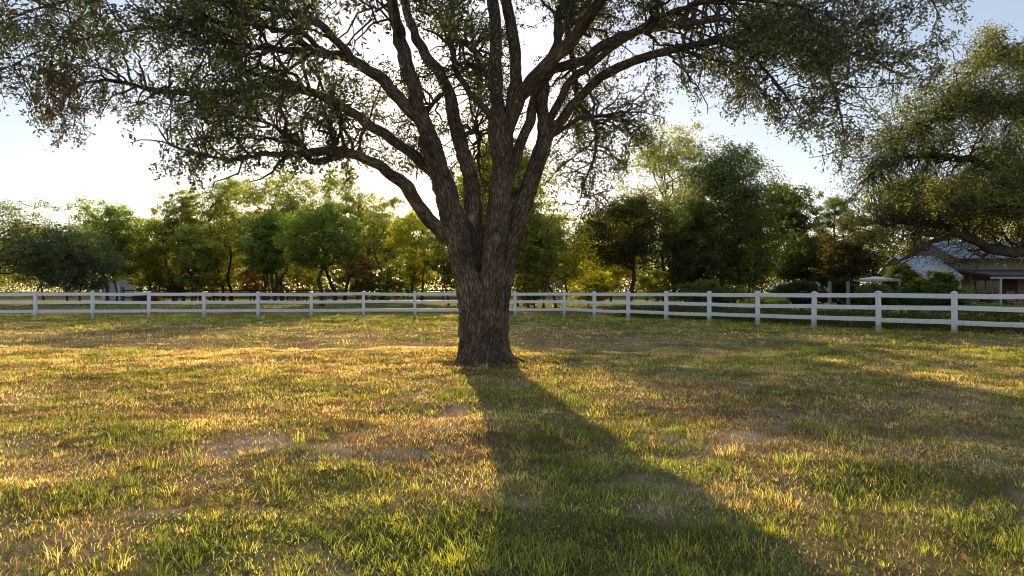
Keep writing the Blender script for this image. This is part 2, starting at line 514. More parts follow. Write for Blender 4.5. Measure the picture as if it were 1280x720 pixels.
def grass():
    DRY, STRAW, GRN, YGR, BRN = (0.82, 0.62, 0.29), (0.92, 0.80, 0.48), (0.24, 0.30, 0.06), (0.60, 0.60, 0.11), (0.34, 0.20, 0.115)
    mb = MB()
    # thatch: short bent dry blades
    for d0, d1, n, two in ((1.6, 7, 150000, True), (7, 15, 270000, True), (15, 36, 170000, False), (36, 95, 90000, False)):
        x, y = scatter(d0, d1, n)
        g, b, br = f_green(x, y), f_bare(x, y), f_brown(x, y)
        keep = (RNG.random(n) > np.clip(b * 1.3, 0, 0.80)) & (np.hypot(x + .48, y - 12.0) > .52 + .55 * vn2(x * 3.1, y * 3.1, 55))
        x, y, g, br = x[keep], y[keep], g[keep], br[keep]
        n = len(x)
        D = y
        u = RNG.random(n)
        pg = np.clip(0.12 + 0.75 * g, 0.05, 0.9)
        pb = np.clip(0.17 + 0.6 * br, 0.05, 0.6)
        k = np.where(u < pg, 0, np.where(u < pg + (1 - pg) * pb, 1, 2))
        col = np.where((k == 0)[:, None], jitter(GRN, n) * 0.65 + jitter(YGR, n) * 0.45 * RNG.random((n, 1)),
                       np.where((k == 1)[:, None], jitter(BRN, n, .3), np.where((RNG.random(n) < .35)[:, None], jitter(STRAW, n), jitter(DRY, n))))
        patch = 0.35 + 1.1 * fbm2(x * 1.9, y * 1.9, 91, 3)
        tone = np.clip(0.2 + 1.6 * fbm2(x * 2.2, y * 2.2, 95, 3), .35, 1.6)[:, None]
        col = col * tone
        tall = np.clip(0.5 + 0.8 * g, 0.5, 1.3)
        h = (0.028 + 0.045 * RNG.random(n) ** 1.5) * patch * np.where(k == 0, 1.25 * tall, 0.8) * np.clip(0.8 + D / 40, 0.8, 1.5)
        w = np.maximum(0.0035 + 0.003 * RNG.random(n), D * 0.00095)
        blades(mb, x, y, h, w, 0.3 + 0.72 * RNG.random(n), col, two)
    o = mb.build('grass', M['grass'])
    tag(o, 'short straw yellow and green grass over the paddock', 'grass', kind='stuff')

    # tufts: taller clumps fanning from a centre
    mb = MB()
    for d0, d1, n, m in ((1.7, 6, 1500, 20), (6, 13, 2600, 15), (13, 36, 4200, 9)):
        x, y = scatter(d0, d1, n)
        g, b = f_green(x, y), f_bare(x, y)
        keep = (RNG.random(n) < np.clip(0.20 + 0.8 * g, 0.12, 1)) & (b < 0.55) & (np.hypot(x + .48, y - 12.1) > .6)
        x, y, g = x[keep], y[keep], g[keep]
        n = len(x)
        size = (0.55 + 0.9 * RNG.random(n) ** 2)
        base = np.where((RNG.random(n) < 0.42)[:, None], jitter(YGR, n, .2), jitter(GRN, n, .25) * 1.15)
        u = RNG.random(n)
        base = np.where((u < np.clip(.75 - 1.1 * g, .08, .9))[:, None], np.where((RNG.random(n) < .35)[:, None], jitter(BRN, n, .3), jitter(DRY, n, .25)), base)
        rep = lambda a: np.repeat(a, m, 0)
        N = n * m
        la = RNG.random(N) * 2 * np.pi
        rad = rep(size) * 0.06 * np.sqrt(RNG.random(N))
        X, Y = rep(x) + np.cos(la) * rad, rep(y) + np.sin(la) * rad
        h = rep(size) * (0.035 + 0.062 * RNG.random(N)) * rep(np.clip(.75 + y / 30, .75, 1.2))
        w = np.maximum(0.0032 + 0.003 * RNG.random(N), Y * 0.001)
        blades(mb, X, Y, h, w, 0.2 + 0.65 * RNG.random(N), rep(base) * (0.8 + 0.45 * RNG.random((N, 1))), True, la + RNG.standard_normal(N) * .5)
    o = mb.build('grass_tufts', M['grass'])
    tag(o, 'taller green tufts growing through the dry grass', 'grass', kind='stuff')

    # dead weeds: thin rusty stalks with tiny seed heads, and low broad-leaved weeds
    mb = MB()
    for d0, d1, n in ((1.8, 8, 11000), (8, 22, 16000)):
        x, y = scatter(d0, d1, n)
        br, b = f_brown(x, y), f_bare(x, y)
        keep = (RNG.random(n) < np.clip(br * 1.0 - 0.05, 0.03, 1)) & (np.hypot(x + .48, y - 12.1) > .6)
        x, y = x[keep], y[keep]
        n = len(x)
        h = 0.04 + 0.09 * RNG.random(n) ** 1.6
        col = np.where((RNG.random(n) < .25)[:, None], jitter((0.24, 0.085, 0.05), n, .25), jitter(BRN, n, .3))
        blades(mb, x, y, h, np.maximum(.003, y * .0008), 0.15 + .6 * RNG.random(n), col, True)
        blades(mb, x + .012 * RNG.standard_normal(n), y + .012 * RNG.standard_normal(n), h * .7, np.maximum(.004, y * .001), .5 + .5 * RNG.random(n), col, True)
    o = mb.build('dead_weeds', M['grass'])
    tag(o, 'rusty brown dead weed stalks among the grass', 'weeds', kind='stuff')

    mb = MB()
    n = 2600
    x, y = scatter(1.9, 13, n)
    cl = fbm2(x * .9, y * .9, 131, 3) + blob(x, y, 60, 625, .7, .35, .5) + blob(x, y, 170, 545, 1, .6, .25) + blob(x, y, 430, 615, .4, .3, .3)
    keep = (cl > 0.62) & (np.hypot(x + .48, y - 12.1) > .7)
    x, y = x[keep], y[keep]
    P, S, C = [], [], []
    for i in range(len(x)):
        m = 14
        aa = RNG.random(m) * 6.28
        rr = .075 * np.sqrt(RNG.random(m))
        P.append(np.stack([x[i] + np.cos(aa) * rr, y[i] + np.sin(aa) * rr, gz(x[i] + np.cos(aa) * rr, y[i] + np.sin(aa) * rr) + .015 + .045 * RNG.random(m)], -1))
        S.append(.018 + .016 * RNG.random(m))
        C.append(jitter((0.17, 0.20, 0.035), m, .2) * (0.8 + .4 * RNG.random()))
    leaf_cloud(mb, np.vstack(P), np.concatenate(S), 0.6, np.vstack(C), up=0.7)
    o = mb.build('broadleaf_weeds', M['grass'])
    tag(o, 'low yellow green broad leaved weeds spreading in patches', 'weeds', kind='stuff')

    mb = MB()
    n = 7000
    x, y = scatter(1.8, 24, n)
    x[:1500], y[:1500] = -.48 + RNG.standard_normal(1500) * .8, 12.0 + RNG.standard_normal(1500) * .7
    keep = (RNG.random(n) < np.clip(1.25 - np.hypot(x + .48, y - 11.5) / 11, .08, 1)) & (np.hypot(x + .48, y - 12.1) > .6)
    x, y = x[keep], y[keep]
    P = np.stack([x, y, gz(x, y) + .012 + .03 * RNG.random(len(x))], -1)
    leaf_cloud(mb, P, .045 + .03 * RNG.random(len(x)), .4, jitter((0.22, 0.13, 0.07), len(x), .35), up=.75)
    o = mb.build('fallen_leaves', M['grass'])
    tag(o, 'scattered brown fallen oak leaves lying on the grass', 'leaves', kind='stuff')


# ------------------------------------------------------------------ leaves
def leaf_cloud(mb, P, size, aspect, col, up=0.25, fold=0.25, hang=0.0):
    """one pointed, slightly folded leaf per point"""
    n = len(P)
    d = RNG.standard_normal((n, 3))
    d[:, 2] = d[:, 2] * (1 - 0.6 * up) - hang
    d /= np.linalg.norm(d, axis=1)[:, None]
    nr = RNG.standard_normal((n, 3)) * (1 - up) + np.array([0, 0, 1.0]) * up
    s = np.cross(d, nr)
    s /= np.linalg.norm(s, axis=1)[:, None] + 1e-9
    u = np.cross(s, d)
    L = np.asarray(size)[:, None]
    W = L * aspect * 0.5
    b = P - d * L * .5
    t = P + d * L * .5
    l_ = P - d * L * .05 + s * W + u * W * fold
    r_ = P - d * L * .05 - s * W + u * W * fold
    V = np.stack([b, r_, t, l_], 1).reshape(-1, 3)
    i = np.arange(n)[:, None] * 4
    mb.add(V, [i + np.array([[0, 1, 2]]), i + np.array([[0, 2, 3]])], np.repeat(col, 4, 0))


def curve_to(a, b, sag=0.0, k=7, wob=0.08):
    t = np.linspace(0, 1, k)[:, None]
    L = np.linalg.norm(b - a)
    P = a * (1 - t) + b * t
    P[1:-1] += RNG.standard_normal((k - 2, 3)) * L * wob * 0.6
    P[:, 2] += (np.sin(t[:, 0] * np.pi)) * L * sag
    return P


# ------------------------------------------------------------------ the big oak
D0 = 12.1
ROOT = np.array([(606 - 640) / F * D0, D0, 0.0])
LIMBS = {
 'A': [(594,452,0,24),(594,430,0,21),(593,400,0,20),(589,370,-.03,19),(583,340,-.06,18.5),(577,315,-.1,18),(570,290,-.13,17),(562,260,-.16,15.5),(552,222,-.2,14),(547,208,-.22,13.5),(538,174,-.27,13),(523,139,-.3,11.5),(519,114,-.32,10.5),(509,80,-.3,10),(499,45,-.2,9),(490,0,0,8),(478,-60,.3,7),(455,-130,.6,5)],
 'A1': [(528,150,-.3,11),(502,127,-.35,9.5),(478,100,-.4,9),(455,83,-.5,8),(430,70,-.6,7.5),(410,68,-.7,6.5),(380,64,-.8,5.5),(350,62,-.8,5),(318,60,-.7,4),(280,52,-.6,3),(240,50,-.5,2)],
 'A1b': [(445,80,-.5,7),(418,50,-.3,6.5),(395,28,0,6),(365,15,.3,5),(320,8,.6,4),(270,0,.9,3),(220,-5,1.2,2)],
 'A1c': [(405,66,-.7,4.5),(380,45,-.9,4),(350,38,-1.1,3.4),(300,30,-1.3,3),(240,25,-1.5,2.5),(180,25,-1.6,1.8)],
 'U': [(550,222,-.2,10),(530,205,-.1,9),(490,175,.2,8),(450,147,.5,7.5),(420,130,.7,7),(390,115,.9,6.5),(350,107,1.1,6),(310,111,1.3,5.5),(270,119,1.4,5),(230,117,1.4,4.3),(190,112,1.3,3.8),(150,102,1.2,3),(115,102,1.1,2.2),(85,115,1,1.5),(75,145,1,1)],
 'L': [(570,306,-.12,11),(549,286,-.22,11),(531,270,-.4,10.5),(517,248,-.55,10),(505,230,-.7,9.5),(489,217,-.85,9),(470,205,-1,8.5),(430,190,-1.3,7),(400,190,-1.5,6.5),(360,192,-1.7,5),(330,192,-1.8,4),(300,198,-1.9,3.5),(270,198,-2,3),(240,189,-2,2.4),(215,180,-2,1.8),(200,162,-2,1.2)],
 'Lb': [(435,191,-1.25,6),(412,197,-1.4,6),(393,203,-1.45,5.2),(383,196,-1.5,4.4),(375,187,-1.5,4),(360,170,-1.6,3.6),(340,155,-1.7,3),(320,150,-1.8,2.4),(290,142,-1.9,1.9),(270,130,-2,1.3)],
 'Ls': [(416,192,-1.4,4.5),(420,178,-1.4,3.6),(424,166,-1.4,2.4),(430,150,-1.4,1.4)],
 'B': [(600,440,.12,14),(600,400,.12,13),(599,360,.1,12.5),(597,325,.1,12),(594,290,.12,11),(591,255,.15,10.5),(587,220,.2,10),(583,205,.22,9.7),(574,174,.3,9.5),(566,139,.4,9),(560,112,.5,8.5),(545,85,.6,8),(528,62,.8,7),(518,42,.9,6.5),(508,10,1.1,6),(498,-40,1.4,5),(480,-110,1.8,3.5)],
 'C': [(612,448,-.14,20),(612,400,-.15,18),(614,360,-.15,17),(617,320,-.15,16),(621,290,-.15,15.5),(628,220,-.12,14.5),(629,200,-.1,15.5),(626,174,-.08,16),(624,146,-.05,15)],
 'C1': [(625,170,-.1,12),(621,120,-.1,10.5),(620,80,-.1,10),(620,42,0,9.5),(616,0,.1,9),(612,-60,.3,8),(600,-130,.6,6),(590,-200,.9,4)],
 'C2': [(630,165,0,12),(639,130,.05,10),(645,100,.15,9.5),(645,70,.2,9),(640,35,.3,9),(634,0,.4,8.5),(640,-60,.8,7),(655,-130,1.2,5)],
 'C3': [(630,168,-.08,14),(645,130,-.2,12),(660,108,-.3,12),(686,80,-.5,11),(713,52,-.7,10),(734,24,-.9,9),(755,-2,-1.1,8.5),(790,-45,-1.4,7),(830,-90,-1.7,5),(880,-120,-2,3)],
 'C3b': [(672,95,-.4,8),(706,83,-.3,7.5),(731,75,-.2,7),(755,55,0,7),(786,42,.2,6.5),(817,35,.5,6),(860,28,.9,5),(910,25,1.3,4),(970,30,1.7,3),(1030,40,2,2)],
 'C4': [(622,160,-.1,6),(609,139,-.15,5.5),(588,118,-.25,5),(574,94,-.3,5),(568,70,-.35,4.5),(564,45,-.4,4),(566,20,-.4,4),(568,-20,-.4,3)],
 'C4b': [(620,120,-.1,5),(607,95,-.3,4),(598,84,-.4,3.5),(580,80,-.6,2.5),(560,84,-.8,1.5)],
 'E': [(630,245,.05,9),(640,215,.15,9),(648,187,.2,8.5),(658,163,.25,8),(667,135,.3,7.5),(672,115,.35,7),(690,85,.5,6.5),(697,50,.6,6.5),(700,10,.8,6),(705,-50,1.1,4)],
 'D': [(622,446,.05,16),(622,400,.05,14.5),(625,370,.06,14.5),(631,335,.08,14),(637,310,.1,13.5),(645,285,.12,13),(653,258,.15,12.5),(664,225,.2,11.5),(676,191,.25,11),(684,167,.3,10),(690,152,.33,8)],
 'D1': [(680,180,.25,9),(678,140,.2,8.5),(680,110,.2,8),(684,85,.2,6),(695,55,.2,5),(710,20,.2,4),(722,-20,.2,3)],
 'D2': [(682,172,.3,8.5),(694,158,.32,8),(710,139,.4,7.5),(731,115,.5,7.2),(755,94,.6,7),(790,77,.8,6.8),(820,68,1,6.5),(855,60,1.1,6),(900,50,1.2,5.5),(950,48,1.2,5),(1000,52,1.1,4),(1050,62,1,3),(1090,75,1,2.2),(1130,95,1,1.5)],
 'D3': [(684,156,.3,6.5),(698,128,.2,6),(717,97,0,6),(741,80,-.2,5.5),(765,60,-.4,5),(807,31,-.7,4.5),(850,13,-1,4),(910,0,-1.3,3),(980,5,-1.6,2.2),(1040,20,-1.8,1.5)],
 'D4': [(686,172,.3,4),(703,160,.4,3.5),(724,149,.6,3.2),(748,144,.9,3),(776,148,1.2,2.4),(800,160,1.4,1.6)],
 'D5': [(895,51,1.2,3.4),(930,65,1.1,3),(960,90,1,2.4),(990,130,.9,1.8),(1012,168,.8,1)],
 'D6': [(850,61,1.1,3.2),(885,72,1.3,2.8),(915,85,1.5,2.3),(950,112,1.7,1.6),(970,140,1.8,1)],
 'D7': [(720,126,.45,3.5),(740,150,.9,3),(745,190,1.4,2.4),(730,230,1.9,1.8),(722,262,2.2,1)],
 'D8': [(1000,52,1.1,3),(1030,85,.8,2.5),(1045,120,.5,2),(1055,165,.3,1.3),(1052,195,.2,.8)],
 # limbs reaching toward and away from the viewer
 'F1': [(499,45,-.22,6),(492,2,-1.0,5.5),(488,-35,-2.0,5.5),(486,-50,-3.0,5),(486,-20,-3.6,4),(488,30,-4,3)],
 'F2': [(616,0,.1,7),(640,-70,-1.2,7),(690,-140,-2.6,7),(760,-200,-4,6),(840,-220,-5,4)],
 'F3': [(490,0,0,7),(430,-70,-1.2,6),(350,-140,-2.4,6),(240,-200,-3.6,5),(120,-200,-4.4,4)],
 'G1': [(566,45,.5,6),(572,50,1.8,5.5),(590,60,3.2,5),(600,90,4.6,4),(596,130,5.8,3)],
 'G2': [(700,10,.8,6),(706,20,2.2,5.5),(712,50,3.8,5),(720,110,5.2,4),(722,170,6.2,3)],
 'G3': [(498,-40,1.4,6),(450,-50,2.6,5.5),(390,-40,4,5),(330,0,5.2,4),(300,50,6,3)],
 'G4': [(640,-60,.8,6),(720,-90,2.2,5.5),(800,-80,3.8,5),(880,-30,5.2,4),(930,20,6,3)],
 'G5': [(560,112,.5,4),(545,125,1.6,3.6),(530,150,2.6,3),(525,190,3.4,2),(520,225,4,1.2)],
 'G6': [(574,174,.3,4),(590,165,1.5,3.5),(600,170,2.6,3),(598,200,3.6,2),(604,235,4.2,1.2)],
 'G7': [(450,147,.5,4),(455,160,1.4,3),(450,180,2.2,2.2),(455,205,2.8,1.2)],
 'H1': [(455,-130,.6,6),(380,-180,.4,5),(280,-200,.2,4),(150,-190,0,3),(20,-150,0,2)],
 'H2': [(655,-130,1.2,6),(760,-180,.9,5),(880,-190,.6,4),(1000,-160,.3,3),(1120,-110,0,2)],
 'H3': [(220,-5,1.2,3),(160,-10,.8,2.6),(90,0,.4,2.2),(20,20,0,1.6),(-30,50,0,1)],
 'H4': [(1000,-160,.3,3),(1080,-90,.3,2.6),(1140,-30,.3,2),(1175,20,.3,1.4)],
 'H5': [(240,25,-1.5,2.5),(150,40,-1.6,2),(60,60,-1.6,1.6),(0,90,-1.6,1)],
}
# share of each limb (from its start) that stays bare
BARE = dict(A=.86, A1=.36, A1b=.3, A1c=.15, U=.32, L=.44, Lb=.35, Ls=.3, B=.84, C=2, C1=.62, C2=.6, C3=.45, C3b=.35, C4=.55, C4b=.3, E=.72, D=2, D1=.7,
            D2=.38, D3=.4, D4=.3, D5=.1, D6=.1, D7=.2, D8=.05, F1=.6)
BX = [-80, 0, 30, 55, 75, 100, 113, 124, 150, 180, 200, 230, 265, 280, 310, 330, 360, 400, 435, 470, 520, 560, 690, 700, 760, 780, 800, 850, 875, 890, 930, 960, 985, 1010, 1032, 1060, 1090, 1130, 1160, 1190, 1215, 1235, 1300]
BY = [130, 150, 128, 190, 205, 202, 172, 140, 158, 188, 222, 226, 230, 195, 214, 200, 212, 206, 222, 200, 215, 262, 262, 300, 300, 222, 195, 172, 156, 148, 165, 160, 186, 190, 216, 200, 198, 165, 128, 88, 35, -20, -160]


def crown_keep(P):
    px, py = project(P)
    lim = np.interp(px, BX, BY)
    n = (vn2(px / 17, py / 17, 7) - .5) * 26
    keep = py + n < lim
    # the open middle, where the sky shows between the stems
    mid = np.exp(-((px - 565) / 95) ** 2) * np.clip((py - 70) / 60, 0, 1)
    p = 1 - 0.80 * mid * (P[:, 1] < D0 + .8) - 0.10 * mid * (P[:, 1] >= D0 + .8)
    low = np.clip((py - 110) / 110, 0, 1)
    p = p * (1 - .22 * low) * .92
    gap = vn2(px / 60, py / 45, 15) + .5 * vn2(px / 24, py / 20, 19)
    p = p * np.clip(0.20 + 1.8 * (gap - .42), .06, 1)
    p = p * (1 + .5 * np.clip((75 - py) / 60, 0, 1))
    off = (py < -25) | (px < -60) | (px > 1340)
    p = np.where(off, p * .5, p)
    return keep & (RNG.random(len(P)) < p)


def big_oak():
    root = thing('oak_tree', 'large spreading oak with many stems standing in the middle of the paddock', 'tree', ROOT)
    W = {}
    for k, pts in LIMBS.items():
        W[k] = [tuple(at(px, py, D0 + dd)) + (r / F * (D0 + dd),) for px, py, dd, r in pts]
    trunk = MB()

    def rough(amp):
        def f(rr, P, A, s, bark):
            b = bark
            ridge = np.abs(vn3(b[..., 0] * 17, b[..., 1] * 17, b[..., 2] * 4.2, 3) - .5) * 2
            ridge2 = np.abs(vn3(b[..., 0] * 34, b[..., 1] * 34, b[..., 2] * 9, 9) - .5) * 2
            lump = vn3(b[..., 0] * 4, b[..., 1] * 4, b[..., 2] * 2.2, 5) - .5
            return rr + amp * (ridge * .042 + ridge2 * .016 - .026) + rr * .12 * lump
        return f

    # core with root flare
    core = [(606, 462, 0, 30), (606, 452, 0, 29.5), (606, 440, 0, 28.5), (606, 425, 0, 28), (606, 400, 0, 27.5), (606, 375, 0, 25), (607, 350, 0, 18), (608, 330, 0, 9)]
    cw = spline([tuple(at(a, b, D0 + c)) + (r / F * D0,) for a, b, c, r in core], .014)

    def flare(rr, P, A, s, bark):
        z = np.clip(P[:, 2:3], 0.02, None)
        lob = .55 + .45 * np.cos(3 * A + .6)[None, :] * .7 + .35 * np.cos(5 * A + 2.0)[None, :]
        rr = rr * (1 + np.exp(-z / .17) * np.clip(.35 + .65 * lob, .2, 1.4) * .62)
        return rough(1.0)(rr, P, A, s, bark)
    trunk.tube(cw[:, :3], cw[:, 3] * .94, 170, wob=flare)
    for k in 'ABCD':
        n = {'A': 11, 'B': 10, 'C': 9, 'D': 11}[k]
        s = spline(W[k][:n], .014)
        s[:, 3] *= .96
        sd = int(np.clip(s[:, 3].max() * 2 * np.pi / .014, 40, 110))
        trunk.tube(s[:, :3], s[:, 3], sd, wob=rough(1.0))
    # surface roots
    for az, L in ((-2.3, .3), (-1.3, .3), (-.4, .6), (.5, .3), (2.4, .3)):
        c, s_ = math.cos(az), math.sin(az)
        pts = [(ROOT[0] + c * .34, ROOT[1] + s_ * .34, .26, .13), (ROOT[0] + c * .48, ROOT[1] + s_ * .48, .08, .10), (ROOT[0] + c * (.5 + L * .5), ROOT[1] + s_ * (.5 + L * .5), .0, .06),
               (ROOT[0] + c * (.55 + L), ROOT[1] + s_ * (.55 + L), -.05, .03)]
        s = spline(pts, .03)
        trunk.tube(s[:, :3], s[:, 3], 22, wob=rough(.6))
    trunk.build('trunk', M['bark'], root, ROOT, smooth=True)
    # upper stems and limbs: one part each
    for k, pts in W.items():
        if k in 'CD':
            continue
        st = {'A': 9, 'B': 8}.get(k, 0)
        s = spline(pts[st:], .05)
        if k in 'AB':
            s[:, 3] *= np.clip(.96 - .06 * np.arange(len(s)) / 12, .88, 1)
        else:
            s[:, 3] *= .82
        wig = np.stack([vn2(np.arange(len(s)) * .22, np.full(len(s), 3.1 * i), len(k) + i) - .5 for i in range(3)], -1) * .05
        wig[:6] *= np.linspace(0, 1, 6)[:, None][:len(wig[:6])]
        mb = MB()
        mb.tube(s[:, :3] + wig, s[:, 3], int(np.clip(s[:, 3].max() * 6.28 / .02, 8, 42)), wob=rough(.45))
        mb.build('limb', M['bark'] if pts[0][3] > .09 else M['limb'], root, ROOT, smooth=True)
    # pruning scars
    for px, py, dd, r in ((590, 272, -.02, 4.2), (620, 297, -.36, 4.0), (625, 286, -.37, 3.2), (548, 281, -.36, 3.0)):
        c = at(px, py, D0 + dd)
        mb = MB()
        rr = r / F * D0
        prof = [(0, -.035), (.55, -.04), (.8, -.02), (1.0, -.045), (1.25, -.02), (1.4, .05), (1.45, .14)]
        V, Q, n = [], [], 22
        for q, d in prof:
            for a in np.linspace(0, 2 * np.pi, n, endpoint=False):
                j = 1 + .09 * math.sin(3 * a + px) + .05 * math.sin(7 * a)
                V.append((c[0] + q * rr * math.cos(a) * j, c[1] + d, c[2] + 1.3 * q * rr * math.sin(a) * j))
        for i in range(len(prof) - 1):
            for j in range(n):
                Q.append((i * n + j, i * n + (j + 1) % n, (i + 1) * n + (j + 1) % n, (i + 1) * n + j))
        V = np.array(V)
        tone = np.repeat(np.array([.8, .9, .6, .45, 1, .8, .6])[:, None], n, 1).ravel()[:, None] * np.ones((1, 3))
        if px == 625:
            tone = tone * .6
        mb.add(V, np.array(Q), tone, V)
        mb.build('branch_scar', M['scar'], root, ROOT, smooth=True)
    # branchlets and leaves
    twig = MB()
    LP, LS, LC = [], [], []
    DP, DS = [], []
    for k, pts in W.items():
        s = spline(pts, .05)
        P, rad = s[:, :3], s[:, 3]
        cum = np.concatenate([[0], np.cumsum(np.linalg.norm(np.diff(P, axis=0), axis=1))])
        tot = cum[-1]
        pos = BARE.get(k, .3) * tot
        if BARE.get(k, .3) > 1:
            continue
        T = np.gradient(P, axis=0)
        T /= np.linalg.norm(T, axis=1)[:, None]
        while pos < tot:
            i = min(np.searchsorted(cum, pos), len(P) - 1)
            rem = (tot - pos) / tot
            L = random.uniform(.55, 1.25) + 1.1 * rem * random.random()
            d = RNG.standard_normal(3)
            d -= T[i] * d.dot(T[i]) * .9
            d /= np.linalg.norm(d)
            d = d * random.uniform(.7, 1.1) + T[i] * random.uniform(.3, .9) + np.array([0, 0, random.uniform(-.15, .45)])
            d /= np.linalg.norm(d)
            e = P[i] + d * L + np.array([0, 0, -.16 * L * L * random.random()])
            br = curve_to(P[i], e, .10, 8, .07)
            r0 = min(rad[i] * .5, .02 + .012 * L)
            tone_b = random.uniform(.75, 1.25)
            tips = []
            nsub = int(L * 11)
            for _ in range(nsub):
                f = random.uniform(.2, 1.0)
                q = br[int(f * 7)] * .5 + br[min(7, int(f * 7) + 1)] * .5
                d2 = d * .7 + RNG.standard_normal(3) * .75 + np.array([0, 0, -.22])
                d2 /= np.linalg.norm(d2)
                tips.append((q, q + d2 * random.uniform(.25, .65) + np.array([0, 0, -.05]), int(f * 7)))
            tp = np.array([t[1] for t in tips]) if tips else np.zeros((0, 3))
            kp = crown_keep(tp) if len(tp) else []
            if len(tp) == 0 or kp.sum() == 0:
                pos += .11
                continue
            last = min(8, max(t[2] for t, ok in zip(tips, kp) if ok) + 2)
            twig.tube(br[:last], np.linspace(r0, .006, last), 5, cap=False)
            px, py = project(tp)
            for (a, b, _), ok, x_, y_ in zip(tips, kp, px, py):
                if not ok:
                    continue
                off = y_ < -40 or x_ < -70 or x_ > 1350
                tw = curve_to(a, b, .05, 4, .08)
                twig.tube(tw, np.array([.0065, .005, .004, .003]), 3, cap=False)
                m = 6 if off else random.randint(12, 20)
                f = np.sqrt(RNG.random(m)) * 2.999
                i0 = f.astype(int)
                fr = (f - i0)[:, None]
                q = tw[i0] * (1 - fr) + tw[i0 + 1] * fr + RNG.standard_normal((m, 3)) * .055
                dead = (50 < x_ < 122 and y_ > 95 and random.random() < .75) or (335 < x_ < 358 and 140 < y_ < 175) or random.random() < .012
                if dead:
                    DP.append(q); DS.append(RNG.uniform(.07, .10, m))
                    continue
                LP.append(q)
                LS.append(RNG.uniform(.060, .095, m) * (1.5 if off else 1))
                c = jitter((0.080, 0.108, 0.040), m, .38) * tone_b
                y = RNG.random(m) < .14
                c[y] = jitter((0.30, 0.28, 0.07), int(y.sum()), .2)
                LC.append(c)
            pos += .088
    # thin sprays hanging straight down from the outer limbs
    for k, cnt in (('L', 46), ('Lb', 26), ('U', 60), ('A1c', 18), ('D2', 34), ('D5', 12), ('D6', 12), ('D8', 14), ('H3', 14), ('D7', 10)):
        s = spline(W[k], .05)[:, :3]
        for _ in range(cnt):
            p = s[random.randint(int(len(s) * .45), len(s) - 1)] + RNG.standard_normal(3) * np.array([.12, .2, .03])
            n_ = random.randint(4, 8)
            q = p + np.cumsum(np.vstack([[0, 0, 0], RNG.standard_normal((n_, 3)) * np.array([.035, .035, .01]) + np.array([0, 0, -.085])]), 0)
            px, py = project(q)
            ok = py < np.interp(px, BX, BY) + 10
            q = q[:max(2, int(ok.sum()))]
            twig.tube(q, np.linspace(.006, .003, len(q)), 3, cap=False)
            m = len(q) * 5
            i0 = RNG.integers(0, len(q), m)
            LP.append(q[i0] + RNG.standard_normal((m, 3)) * .035)
            LS.append(RNG.uniform(.055, .085, m))
            LC.append(jitter((0.080, 0.095, 0.038), m, .35))
    twig.build('branchlets', M['limb'], root, ROOT, smooth=True)
    mb = MB()
    LP = np.vstack(LP)
    leaf_cloud(mb, LP, np.concatenate(LS), .42, np.vstack(LC), up=.2, hang=.25)
    mb.build('crown', M['leaf'], root, ROOT)
    if DP:
        mb = MB()
        dp = np.vstack(DP)
        leaf_cloud(mb, dp, np.concatenate(DS), .34, jitter((0.10, 0.055, 0.04), len(dp), .3), up=0, hang=1.0)
        o = mb.build('dead_foliage', M['leaf'], root, ROOT)
        tag(o, 'hanging sprays of dead brown leaves')
    print('oak leaves', len(LP))


